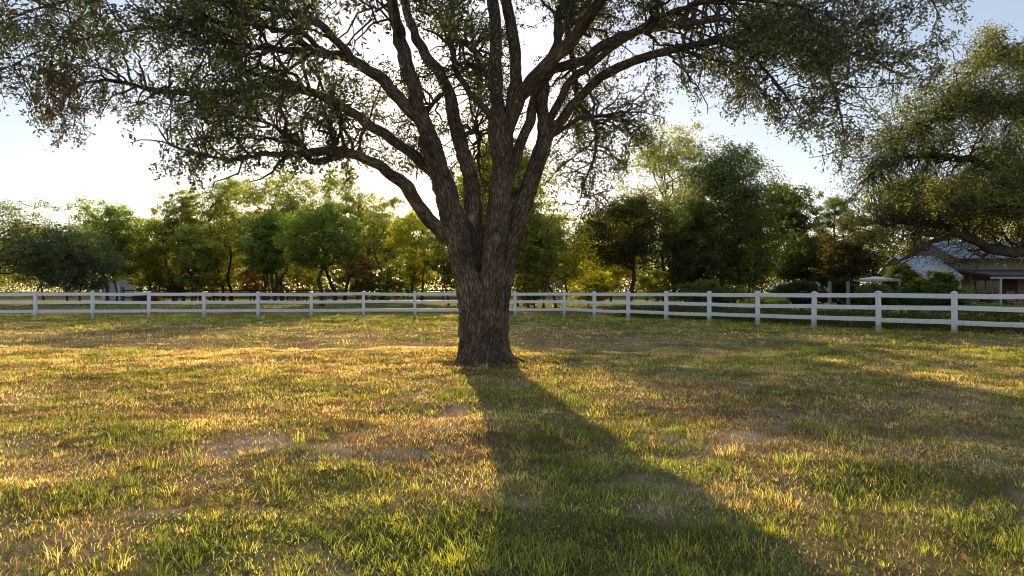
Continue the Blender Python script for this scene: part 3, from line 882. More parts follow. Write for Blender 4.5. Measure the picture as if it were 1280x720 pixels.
# ------------------------------------------------------------------ background trees
def make_tree(name, label, px, D, top, wid, bot, kind='round', col=(.07, .09, .025), dens=1.0, trunks=1, lean=0.0, group=None, seed=0, gap=1.0, depth=1.0, twigs=True, tr=1.0):
    """crown spans wid pixels, from row bot up to row top of the photo when seen from the camera"""
    global RNG
    keep_rng = RNG
    RNG = np.random.default_rng(1000 + seed)
    rnd = random.Random(seed)
    X = (px - 640) / F * D
    H = EYE + (HZ - top) / F * D
    zb = max(.25, EYE + (HZ - bot) / F * D)
    Wm = wid / F * D
    loc = np.array([X, D, 0.0])
    root = thing(name, label, 'shrub' if kind == 'bush' else 'tree', loc, group)
    wood, leaf = MB(), MB()
    cz, rz, rx = (H + zb) / 2, (H - zb) / 2, Wm / 2
    tips = []
    r0 = max(.06, H * .019) * tr
    nl = {'round': 15, 'loose': 15, 'spread': 15, 'pine': 16, 'bush': 10}[kind]
    ncl = int({'round': 330, 'loose': 260, 'spread': 380, 'pine': 210, 'bush': 110}[kind] * dens)
    per = {'round': 50, 'loose': 40, 'spread': 44, 'pine': 80, 'bush': 70}[kind]
    cl_r = {'round': .42, 'loose': .40, 'spread': .45, 'pine': .42, 'bush': .27}[kind] * np.clip(Wm / 7, .55, 1.25)
    # lobes of the crown
    nlobe = {'round': 13, 'loose': 13, 'spread': 14, 'pine': 17, 'bush': 6}[kind]
    lobes = []
    for i in range(nlobe):
        a, t = rnd.uniform(0, 6.28), (i + .5) / nlobe
        if kind == 'pine':
            z = zb + (H - zb) * t
            rr = rx * (1.05 - .5 * t) * rnd.uniform(.3, 1.1)
            lobes.append((np.array([math.cos(a) * rr * .7, math.sin(a) * rr * .7, z + rnd.uniform(-.1, .1) * rz]), rx * rnd.uniform(.26, .46), rz * rnd.uniform(.12, .24)))
        else:
            z = cz + rz * (2 * t - 1) * .78
            sh = math.sqrt(max(.08, 1 - ((z - cz) / rz) ** 2))
            if kind == 'loose':
                sh = .45 + .55 * sh
            rr = rx * sh * rnd.uniform(.25, .75)
            lobes.append((np.array([math.cos(a) * rr, math.sin(a) * rr * depth, z]), rx * rnd.uniform(.34, .55), rz * rnd.uniform(.22, .40)))
    if kind != 'pine':
        lobes.append((np.array([rnd.uniform(-.2, .2) * rx, 0, H - rz * .22]), rx * .35, rz * .24))
    # trunks and limbs
    tops = []
    for t in range(trunks):
        a = 6.28 * t / max(trunks, 1) + rnd.random()
        sp = 0.0 if trunks == 1 else .35 + .25 * rnd.random()
        bx, by = math.cos(a) * sp, math.sin(a) * sp
        hh = H * (.97 if kind == 'pine' else .72)
        ex, ey = bx * 2.2 + lean * hh + rnd.uniform(-.1, .1) * rx, by * 2 + rnd.uniform(-.1, .1) * rx
        k = 9
        tt = np.linspace(0, 1, k)
        P = np.stack([bx + (ex - bx) * tt ** 1.3, by + (ey - by) * tt ** 1.3, -.15 + (hh + .15) * tt], -1)
        P[2:, :2] += np.cumsum(RNG.standard_normal((k - 2, 2)), 0) * .018 * H * (.4 if kind == 'pine' else 1)
        if kind == 'bush':
            hh = H * .6
        rr = r0 * (1 - .8 * tt) / math.sqrt(trunks)
        rr[0] *= 1.35
        s = spline(np.hstack([P, rr[:, None]]), .35)
        wood.tube(s[:, :3], s[:, 3], 9)
        tops.append(P)
    for c, lr, lz in lobes:
        P = tops[rnd.randrange(len(tops))]
        zz = c[2] - (0.05 * H if kind == 'pine' else rnd.uniform(.12, .4) * (c[2] - .3))
        i = int(np.argmin(np.abs(P[:, 2] - zz)))
        i = max(2, i) if kind != 'bush' else max(1, i)
        br = curve_to(P[i], c + np.array([0, 0, -.2 * lz]), .06, 7, .10)
        rb = max(.025, r0 * .42 * (1 - .6 * P[i, 2] / H))
        wood.tube(br, np.linspace(rb, rb * .25, 7), 6, cap=False)
        m = max(4, int(ncl / len(lobes)))
        d = RNG.standard_normal((m, 3))
        d /= np.linalg.norm(d, axis=1)[:, None]
        rad = RNG.random(m) ** .45
        tp = c + d * rad[:, None] * np.array([lr, lr * depth, lz])
        tp = tp[tp[:, 2] > .15]
        for q in tp[::3 if kind == 'bush' else 2]:
            wood.tube(curve_to(br[rnd.randint(3, 6)], q, .05, 4, .08), np.linspace(rb * .22, .006, 4), 3, cap=False)
        tips.append(tp)
    if kind not in ('pine',):
        m = int(ncl * .75)
        d = RNG.standard_normal((m, 3))
        d /= np.linalg.norm(d, axis=1)[:, None]
        rad = RNG.random(m) ** .38
        ripple = .8 + .45 * vn3(d[:, 0] * 2.2 + seed, d[:, 1] * 2.2, d[:, 2] * 2.2, 5)
        tp = np.array([lean * H * .7, 0, cz]) + d * (rad * ripple)[:, None] * np.array([rx, rx * depth, rz])
        tp = tp[tp[:, 2] > .2]
        ends = np.array([q[0] for q in lobes])
        for q in tp[::2]:
            e = ends[np.argmin(((ends - q) ** 2).sum(1))]
            wood.tube(curve_to(e, q, .04, 5, .07), np.linspace(.022, .006, 5), 3, cap=False)
        tips.append(tp)
    tips = np.vstack(tips)
    g = vn3(tips[:, 0] * .9 / gap + seed, tips[:, 1] * .9, tips[:, 2] * .9 / gap, seed % 50)
    tips = tips[g > .30]
    n = len(tips)
    P = np.repeat(tips, per, 0)
    sc = cl_r * (.6 + .7 * RNG.random(n))
    P = P + RNG.standard_normal(P.shape) * np.repeat(sc, per)[:, None] * np.array([.62, .62, .42])
    col = np.array(col)
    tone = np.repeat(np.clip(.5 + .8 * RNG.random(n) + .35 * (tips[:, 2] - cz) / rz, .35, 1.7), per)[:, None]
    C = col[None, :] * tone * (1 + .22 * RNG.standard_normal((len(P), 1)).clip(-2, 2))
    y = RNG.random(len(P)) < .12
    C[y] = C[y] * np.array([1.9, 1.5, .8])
    ok = P[:, 2] > .05
    P, C = P[ok], C[ok]
    ls = {'pine': .2, 'bush': .13}.get(kind, .17) * np.clip(D / 55, .62, 1.35)
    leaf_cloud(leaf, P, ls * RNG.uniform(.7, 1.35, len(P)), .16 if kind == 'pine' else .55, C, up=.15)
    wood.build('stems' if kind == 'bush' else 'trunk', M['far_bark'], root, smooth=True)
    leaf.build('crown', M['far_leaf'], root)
    RNG = keep_rng
    return root


DARK, OLIVE, GREEN, YEL, RUST, GREY = (.12, .145, .05), (.30, .31, .085), (.22, .275, .075), (.46, .44, .085), (.34, .23, .13), (.17, .20, .14)


def background_trees():
    T = make_tree
    T('oak_tree', 'dark twisted oak cut by the left edge of the photo', -18, 60, 248, 190, 352, 'spread', GREY, .9, seed=1, tr=1.5)
    T('low_tree', 'low blue green tree beside the twisted oak at far left', 92, 64, 284, 110, 366, 'round', GREY, 1.1, 2, seed=2)
    T('slender_tree', 'light green slender tree above the two white sheds', 140, 76, 255, 95, 345, 'loose', GREEN, 1.2, 3, seed=3)
    T('leafy_tree', 'yellow green bushy tree right of the white sheds', 192, 82, 272, 85, 358, 'round', OLIVE, .9, 2, seed=4)
    T('sparse_tree', 'thin half bare tree with open top rising over its neighbours', 224, 80, 236, 62, 300, 'loose', OLIVE, .5, 2, seed=5, gap=1.3)
    T('round_tree', 'rounded olive tree low in front of the half bare tree', 245, 78, 280, 75, 362, 'round', OLIVE, .8, 2, seed=6)
    T('tall_tree', 'tall airy tree left of the paired green trees', 285, 84, 222, 88, 330, 'loose', OLIVE, 1.1, 2, seed=7)
    T('tall_tree', 'tallest airy tree directly behind the paired green trees', 348, 78, 216, 105, 330, 'loose', OLIVE, 1.25, 2, seed=8)
    T('tall_tree', 'tall airy tree behind the single trunked green tree', 425, 72, 214, 92, 335, 'loose', OLIVE, 1.0, 2, seed=9)
    T('green_tree', 'fresh green tree with three grey trunks beyond the fence', 336, 68, 266, 78, 345, 'round', GREEN, 1.0, 3, seed=10, tr=1.5)
    T('green_tree', 'rounded fresh green tree on one dark trunk beyond the fence', 402, 57, 254, 104, 338, 'round', GREEN, 1.0, 1, seed=11, tr=1.3)
    T('sparse_tree', 'thin backlit tree left of the big oak low limb', 472, 84, 240, 80, 340, 'loose', OLIVE, .8, 2, seed=12)
    T('leafy_tree', 'glowing yellow green tree just left of the big trunk', 522, 70, 262, 86, 360, 'round', YEL, .8, 2, seed=13)
    T('leafy_tree', 'olive tree half hidden behind the big trunk left side', 566, 64, 275, 70, 364, 'round', OLIVE, .8, 2, seed=14)
    T('brown_shrub', 'rusty brown shrub under the thin backlit tree', 447, 72, 318, 62, 372, 'bush', RUST, 1.6, seed=15)
    T('tall_tree', 'tall loose tree rising behind the right side of the big trunk', 652, 58, 205, 110, 330, 'loose', OLIVE, 1.1, 2, seed=16)
    T('leafy_tree', 'yellow green tree right of the big trunk', 700, 48, 262, 120, 368, 'round', YEL, .75, 2, seed=17)
    T('olive_tree', 'rounded olive tree on a dark trunk touching the fence corner view', 787, 47, 244, 128, 340, 'round', (.07, .075, .02), 1.1, 1, seed=18, tr=1.4)
    T('tall_tree', 'tall light airy tree behind the rounded olive tree', 838, 60, 158, 150, 320, 'loose', OLIVE, 1.5, 2, seed=19)
    T('dark_tree', 'biggest dark dense tree right of centre reaching the ground', 912, 50, 182, 150, 378, 'round', DARK, 2.4, 2, seed=20)
    T('dark_tree', 'dark narrow tree against the right side of the biggest dark tree', 866, 48, 250, 90, 382, 'round', DARK, 1.5, 2, seed=21)
    T('dark_tree', 'small dark loose crowned tree beside the open sky gap', 983, 72, 232, 80, 306, 'round', DARK, .8, 1, seed=22)
    T('pine_tree', 'small pine with bare trunk standing in the open sky gap', 1044, 80, 248, 66, 300, 'pine', DARK, .9, 1, seed=23)
    T('low_tree', 'low dark green tree above the white parked van', 1018, 62, 296, 96, 362, 'round', (.06, .075, .022), .9, 2, seed=24)
    T('leafy_tree', 'brownish olive tree left of the house roof', 1072, 54, 268, 90, 352, 'loose', (.11, .09, .035), 1.2, 2, seed=25)
    T('leafy_tree', 'olive tree rising behind the metal roof', 1150, 66, 215, 130, 340, 'round', OLIVE, .9, 2, seed=26)
    T('leafy_tree', 'yellow green tree behind the house at the right edge', 1255, 70, 225, 130, 345, 'round', YEL, .8, 2, seed=27)
    T('leafy_tree', 'bushy olive tree between the half bare tree and the paired green trees', 268, 92, 262, 95, 362, 'round', OLIVE, .9, 2, seed=31)
    T('leafy_tree', 'hazy green tree in the gap behind the white sheds', 168, 98, 285, 100, 360, 'round', GREEN, .8, 2, seed=32)
    T('leafy_tree', 'yellow green tree filling the gap right of the single trunked green tree', 462, 92, 268, 90, 362, 'round', YEL, .9, 2, seed=33)
    T('leafy_tree', 'golden green tree behind the low blue green tree', 50, 96, 282, 110, 360, 'round', OLIVE, .9, 2, seed=34)
    T('leafy_tree', 'olive tree closing the gap behind the single trunked green tree', 375, 98, 262, 100, 362, 'round', OLIVE, .9, 2, seed=35)
    T('leafy_tree', 'dark olive tree close behind the right side of the big trunk', 668, 43, 268, 80, 358, 'round', OLIVE, 1.1, 2, seed=36)
    T('leafy_tree', 'yellow tree behind the rounded olive tree', 760, 66, 268, 100, 362, 'round', YEL, .9, 2, seed=37)
    T('leafy_tree', 'dark green tree behind the biggest dark tree', 930, 78, 250, 110, 362, 'round', DARK, .9, 2, seed=38)
    T('leafy_tree', 'hazy olive tree under the small pine', 1040, 92, 306, 90, 362, 'round', OLIVE, .8, 2, seed=39)
    T('leafy_tree', 'upright olive tree showing only between the stems of the big oak', 622, 43, 168, 98, 330, 'round', OLIVE, 4.0, 2, seed=40)
    T('leafy_tree', 'tall olive tree hidden almost wholly behind the big trunk', 606, 52, 200, 80, 335, 'round', OLIVE, 2.8, 2, seed=41)
    # shrubs beyond the fence
    for i, (px, D, top, wid, c, lab) in enumerate((
        (268, 86, 330, 70, YEL, 'yellow shrub under the tall airy tree left of the paired trees'),
        (318, 90, 326, 60, RUST, 'brown and gold shrub behind the three grey trunks'),
        (372, 88, 322, 70, YEL, 'golden shrub between the two fresh green trees'),
        (205, 88, 338, 60, (.05, .06, .02), 'dark shrub below the yellow green bushy tree'),
        (495, 76, 335, 70, GREEN, 'green shrub below the glowing tree near the big trunk'),
        (668, 52, 330, 70, OLIVE, 'olive shrub right against the big trunk'),
        (735, 58, 338, 70, YEL, 'bright yellow shrub by the round grey disc'),
        (822, 52, 338, 60, YEL, 'bright yellow shrub right of the olive tree trunk'),
        (885, 36, 352, 80, DARK, 'dark shrub right behind the fence below the biggest dark tree'),
        (1003, 40, 352, 75, (.05, .07, .02), 'leafy shrub in front of the white van'),
        (1060, 38, 346, 60, (.045, .055, .02), 'dark shrub behind the two grey posts'),
        (1092, 35, 356, 60, DARK, 'dark low shrub below the white canopy'),
        (1126, 39, 330, 50, DARK, 'dark shrub hiding the left end of the house wing'),
        (1166, 37, 339, 56, DARK, 'dark rounded shrub in front of the white house wing'),
        (1185, 33, 356, 60, DARK, 'dark shrub between the frond plant and the porch'),
        (960, 33, 372, 56, OLIVE, 'small olive shrub low behind the fence rails'),
        (1245, 27, 384, 60, GREEN, 'small green shrub behind the lowest rail at the right edge'))):
        T('shrub', lab, px, D, top, wid, 392, 'bush', c, 1.5, seed=60 + i)


def right_oak():
    """big oak at the right edge, trunk out of frame, limb dipping across the house"""
    global RNG
    keep_rng = RNG
    RNG = np.random.default_rng(500)
    D = 29.0
    loc = np.array([(1400 - 640) / F * D, D, 0])
    root = thing('oak_tree', 'wide oak hanging over the house from beyond the right edge', 'tree', loc)
    limbs = [
        [(1400, 405, 0, 22), (1398, 370, 0, 18), (1392, 330, 0, 16), (1385, 280, 0, 14), (1380, 220, 0, 12), (1372, 150, .5, 9), (1365, 80, 1, 5)],
        [(1388, 300, 0, 9), (1350, 312, -.5, 8), (1300, 316, -.8, 7), (1270, 315, -1, 6.3), (1240, 312, -1.2, 5.8), (1215, 301, -1.3, 5), (1190, 288, -1.3, 4), (1165, 281, -1.3, 3), (1140, 278, -1.3, 2), (1105, 282, -1.3, 1.2)],
        [(1384, 250, 0, 9), (1330, 230, .5, 7.5), (1280, 222, 1, 6), (1230, 205, 1.5, 5), (1180, 195, 1.8, 4), (1130, 200, 2, 2.5), (1090, 215, 2, 1.5)],
        [(1380, 200, 0, 8), (1330, 160, -.5, 6.5), (1280, 140, -1, 5), (1230, 130, -1.3, 4), (1190, 140, -1.5, 2.5), (1150, 160, -1.6, 1.5)],
        [(1372, 150, .5, 7), (1330, 100, 1, 5.5), (1290, 75, 1.2, 4), (1250, 70, 1.2, 2.5), (1215, 90, 1.2, 1.5)],
        [(1195, 290, -1.3, 3), (1170, 300, -1.4, 2.6), (1145, 316, -1.5, 2), (1120, 328, -1.6, 1.5), (1095, 336, -1.6, 1)],
        [(1386, 270, 0, 7), (1340, 262, -2, 6), (1290, 262, -3.5, 5), (1240, 258, -4.5, 4), (1195, 258, -5, 2.5), (1160, 270, -5, 1.5)],
        [(1386, 260, 0, 7), (1350, 250, 2, 6), (1300, 255, 4, 5), (1250, 262, 5.5, 4), (1180, 262, 6, 2.5), (1120, 275, 6, 1.5)],
        [(1380, 200, 0, 8), (1430, 150, 0, 7), (1490, 130, 0, 5), (1560, 140, 0, 3)],
        [(1384, 240, 0, 8), (1450, 230, 0, 7), (1520, 240, 0, 5), (1600, 250, 0, 3)],
    ]
    OX = [1030, 1045, 1065, 1085, 1110, 1135, 1155, 1170, 1200, 1230, 1260, 1290, 1800]
    TOP = [290, 240, 190, 160, 130, 112, 98, 84, 68, 52, 46, 40, 40]
    BOT = [300, 300, 322, 335, 346, 350, 350, 346, 336, 324, 312, 316, 330]
    wood, P_, S_, C_ = MB(), [], [], []
    trunk = MB()
    for j, pts in enumerate(limbs):
        s = spline([tuple(at(a, b, D + c)) + (r / F * (D + c),) for a, b, c, r in pts], .15)
        mb = trunk if j == 0 else MB()
        s[:, :3] += np.stack([vn2(np.arange(len(s)) * .4, np.full(len(s), 7.7 * i), j) - .5 for i in range(3)], -1) * .16 * (0 if j == 0 else 1)
        mb.tube(s[:, :3], s[:, 3], 14)
        mb.build('trunk' if j == 0 else 'limb', M['limb'], root, loc, smooth=True)
        cum = np.concatenate([[0], np.cumsum(np.linalg.norm(np.diff(s[:, :3], axis=0), axis=1))])
        pos = cum[-1] * (.45 if j == 0 else .22)
        while pos < cum[-1]:
            i = min(np.searchsorted(cum, pos), len(s) - 1)
            d = RNG.standard_normal(3) + np.array([-.2, 0, .35])
            d /= np.linalg.norm(d)
            L = random.uniform(.7, 2.3)
            e = s[i, :3] + d * L
            br = curve_to(s[i, :3], e, .08, 7, .09)
            tp = br[RNG.integers(2, 7, 13)] + RNG.standard_normal((13, 3)) * np.array([.42, .42, .34])
            px, py = project(tp)
            g = vn2(px / 22, py / 20, 33)
            ok = (py > np.interp(px, OX, TOP) + (vn2(px / 12, py / 12, 4) - .5) * 24 + (vn2(px / 32, py / 32, 14) - .5) * 60) & (py < np.interp(px, OX, BOT) + (vn2(px / 12, py / 12, 6) - .5) * 30) & (g > .34) & ((tp[:, 1] > D - .6) | (py < 268))
            if ok.any():
                wood.tube(br, np.linspace(min(.05, s[i, 3] * .5), .008, 7), 4, cap=False)
                tone = random.uniform(.55, 1.4)
                for q in tp[ok]:
                    wood.tube(curve_to(br[random.randint(2, 5)], q, .03, 4, .08), np.linspace(.012, .004, 4), 3, cap=False)
                    m = 26
                    tone = np.clip(tone * random.uniform(.7, 1.4), .4, 2.0)
                    P_.append(q + RNG.standard_normal((m, 3)) * np.array([.2, .2, .13]))
                    S_.append(RNG.uniform(.08, .13, m))
                    c = jitter((.12, .122, .045), m, .25) * tone
                    y = RNG.random(m) < .2
                    c[y] *= np.array([2.1, 1.7, 1.0])
                    C_.append(c)
            pos += .12
    # outer sprays filling the crown volume
    skel = np.array([q for pts in limbs[1:] for q in spline([tuple(at(a, b, D + c)) for a, b, c, r in pts], .4)])
    c0 = at(1300, 205, D)
    dd = RNG.standard_normal((2100, 3))
    dd /= np.linalg.norm(dd, axis=1)[:, None]
    tp = c0 + dd * (RNG.random(2100) ** .40)[:, None] * np.array([8.8, 6.2, 5.6])
    px, py = project(tp)
    g = vn3(tp[:, 0] * .55, tp[:, 1] * .55, tp[:, 2] * .8, 12)
    ok = (py > np.interp(px, OX, TOP) + (vn2(px / 12, py / 12, 4) - .5) * 24 + (vn2(px / 32, py / 32, 14) - .5) * 60) & (py < np.interp(px, OX, BOT) + (vn2(px / 12, py / 12, 6) - .5) * 30) & (g > .36) & ((tp[:, 1] > D - .3) | (py < 266))
    for q in tp[ok]:
        e = skel[np.argmin(((skel - q) ** 2).sum(1))]
        wood.tube(curve_to(e, q, .05, 6, .09), np.linspace(.026, .006, 6), 4, cap=False)
        tone = random.uniform(.5, 1.5)
        for _ in range(3):
            m = 20
            P_.append(q + RNG.standard_normal(3) * .32 + RNG.standard_normal((m, 3)) * np.array([.2, .2, .14]))
            S_.append(RNG.uniform(.08, .13, m))
            c = jitter((.105, .125, .055), m, .25) * tone
            y = RNG.random(m) < .2
            c[y] *= np.array([1.6, 1.5, 1.0])
            C_.append(c)
    wood.build('branchlets', M['limb'], root, loc, smooth=True)
    mb = MB()
    leaf_cloud(mb, np.vstack(P_), np.concatenate(S_), .45, np.vstack(C_), up=.2, hang=.1)
    mb.build('crown', M['far_leaf'], root, loc)
    print('right oak leaves', sum(map(len, P_)))
    RNG = keep_rng


def masses():
    """far wood closing the view, and weedy undergrowth beyond the right fence"""
    mb, wd = MB(), MB()
    n = 6000
    x = RNG.uniform(-190, 190, n)
    y = RNG.uniform(150, 178, n)
    top = 8 + 7 * fbm2(x * .05, y * 0 + 1, 3, 3)
    z = top * RNG.random(n) ** .8
    per = 34
    P = np.repeat(np.stack([x, y, z], -1), per, 0) + RNG.standard_normal((n * per, 3)) * np.array([1.3, .9, .8])
    tone = np.repeat(.5 + .9 * RNG.random(n), per)[:, None]
    base = np.where((np.repeat(fbm2(x * .05, y * .05, 8, 3), per) > .53)[:, None], np.array(OLIVE), np.array((.10, .12, .045)))
    k = P[:, 2] > .1
    leaf_cloud(mb, P[k], RNG.uniform(.4, .7, k.sum()), .6, (base * tone)[k], up=.1)
    o = mb.build('far_woods', M['far_leaf'])
    tag(o, 'far off wood closing the view behind the trees', 'woods', kind='stuff')

    mb = MB()
    n = 3000
    a, d = RNG.random(n), RNG.random(n)
    # strip behind the right-hand run of fence, widening to the right
    x = 4.6 + 17 * a + d * 3
    y = 34.2 - (x - 2.56) * 1.325 + 1.2 + d * 9
    z = (.06 + .36 * RNG.random(n)) * (.6 + .7 * fbm2(x, y, 2, 2))
    per = 26
    P = np.repeat(np.stack([x, y, z], -1), per, 0) + RNG.standard_normal((n * per, 3)) * np.array([.22, .22, .13])
    P[:, 2] = np.abs(P[:, 2])
    C = np.repeat(np.where((RNG.random(n) < .22)[:, None], np.array((.14, .16, .03)), np.array((.05, .06, .022))), per, 0) * (1 + .25 * RNG.standard_normal((n * per, 1)))
    leaf_cloud(mb, P, RNG.uniform(.06, .12, len(P)), .4, np.clip(C, .005, 1), up=.2)
    o = mb.build('undergrowth', M['far_leaf'])
    tag(o, 'weedy undergrowth along the far side of the white fence', 'undergrowth', kind='stuff')


# ------------------------------------------------------------------ fences
def white_fence():
    corner = np.array([2.56, 33.6])
    left = np.array([-21.5, 30.8])
    right = np.array([12.9, 19.9])
    Lp = [corner + (left - corner) * i / 10 for i in range(0, 12)]
    Rp = [corner + (right - corner) * i / 8 for i in range(0, 12)]
    root = thing('rail_fence', 'white three rail fence turning a corner behind the big oak', 'fence', (corner[0], corner[1], 0))
    loc = np.array([corner[0], corner[1], 0])

    def post(p, ang, h):
        mb = MB()
        w = .064
        c, s = math.cos(ang), math.sin(ang)
        z0 = gz(p[0], p[1]) - .06
        rot = lambda a, b: (p[0] + a * c - b * s, p[1] + a * s + b * c)
        bev = .008
        ring = [(-w, -w + bev), (-w + bev, -w), (w - bev, -w), (w, -w + bev), (w, w - bev), (w - bev, w), (-w + bev, w), (-w, w - bev)]
        lv = [z0, h - .05]
        tx, ty = rn.normal(0, .008), rn.normal(0, .008)
        V = [(rot(a, b)[0] + tx * z, rot(a, b)[1] + ty * z, z) for z in lv for a, b in ring]
        mb.add(V, [np.array([(i, (i + 1) % 8, 8 + (i + 1) % 8, 8 + i) for i in range(8)]), np.array([(8, 9, 10, 11, 12, 13, 14, 15)])])
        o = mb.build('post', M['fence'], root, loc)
        cap = MB()
        w2 = .076
        V = [(rot(a, b)[0] + tx * z, rot(a, b)[1] + ty * z, z) for z in (h - .055, h - .03) for a, b in ((-w2, -w2), (w2, -w2), (w2, w2), (-w2, w2))] + [(p[0] + tx * h, p[1] + ty * h, h + .012)]
        cap.add(V, [np.array([(3, 2, 1, 0), (0, 1, 5, 4), (1, 2, 6, 5), (2, 3, 7, 6), (3, 0, 4, 7)]), np.array([(4, 5, 8), (5, 6, 8), (6, 7, 8), (7, 4, 8)])])
        cap.build('cap', M['fence'], o, loc)

    la = math.atan2(*(left - corner)[::-1])
    ra = math.atan2(*(right - corner)[::-1])
    rn = np.random.default_rng(4)
    for i, p in enumerate(Lp):
        post(p, la + rn.normal(0, .02), EYE + rn.normal(0, .006))
    for p in Rp[1:]:
        post(p, ra + rn.normal(0, .02), EYE + rn.normal(0, .006))
    for run in (Lp, Rp):
        for a, b in zip(run[:-1], run[1:]):
            t = (b - a) / np.linalg.norm(b - a)
            for z in (1.13, .752, .363):
                mb = MB()
                e1, e2 = rn.normal(0, .012), rn.normal(0, .012)
                mid = rn.normal(-.006, .005)
                A, B = a + t * .055, b - t * .055
                pts = [np.array([*A, z + e1]), np.array([*((A + B) / 2), z + (e1 + e2) / 2 + mid]), np.array([*B, z + e2])]
                n_ = np.array([-t[1], t[0], 0])
                V = []
                for q in pts:
                    for u, v in ((-.02, -.064), (-.014, -.070), (.014, -.070), (.02, -.064), (.02, .064), (.014, .070), (-.014, .070), (-.02, .064)):
                        V.append(q + n_ * u + np.array([0, 0, v]))
                Q = [(k * 8 + j, k * 8 + (j + 1) % 8, (k + 1) * 8 + (j + 1) % 8, (k + 1) * 8 + j) for k in range(2) for j in range(8)]
                mb.add(np.array(V), np.array(Q))
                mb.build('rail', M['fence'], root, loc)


def dark_fence():
    y0 = 86
    loc = np.array([-30, y0, 0.])
    root = thing('board_fence', 'low dark board fence far behind the white fence', 'fence', loc)
    xs = np.arange(-49, -5.5, 2.4)
    yy = lambda x: y0 - (x + 49) * .12
    for x in xs:
        mb = MB()
        mb.box((x - .07, yy(x) - .07, -.1), (x + .07, yy(x) + .07, 1.5))
        mb.build('post', M['dark_wood'], root, loc)
    for a, b in zip(xs[:-1], xs[1:]):
        for z in (1.36, .9, .45):
            mb = MB()
            mb.bar((a, yy(a) - .09, z), (b - .01, yy(b) - .09, z), .04, .15)
            mb.build('board', M['dark_wood'], root, loc)


# ------------------------------------------------------------------ house, sheds, vehicle, small things
def ribbed(mb, a, b, c, d, step=.23, rib=.03):
    """roof or wall sheet over the quad a-b (low edge) to d-c (high edge), with raised ribs"""
    a, b, c, d = (np.asarray(v, float) for v in (a, b, c, d))
    n = np.cross(b - a, d - a)
    n /= np.linalg.norm(n)
    L = np.linalg.norm(b - a)
    k = max(2, int(L / step))
    prof = []
    for i in range(k):
        t0 = i / k
        prof += [(t0, 0), (t0 + .72 / k, 0), (t0 + .79 / k, rib), (t0 + .93 / k, rib)]
    prof.append((1, 0))
    V = []
    for t, h in prof:
        V += [a + (b - a) * t + n * h, d + (c - d) * t + n * h]
    mb.add(np.array(V), np.array([(2 * i, 2 * i + 2, 2 * i + 3, 2 * i + 1) for i in range(len(prof) - 1)]))


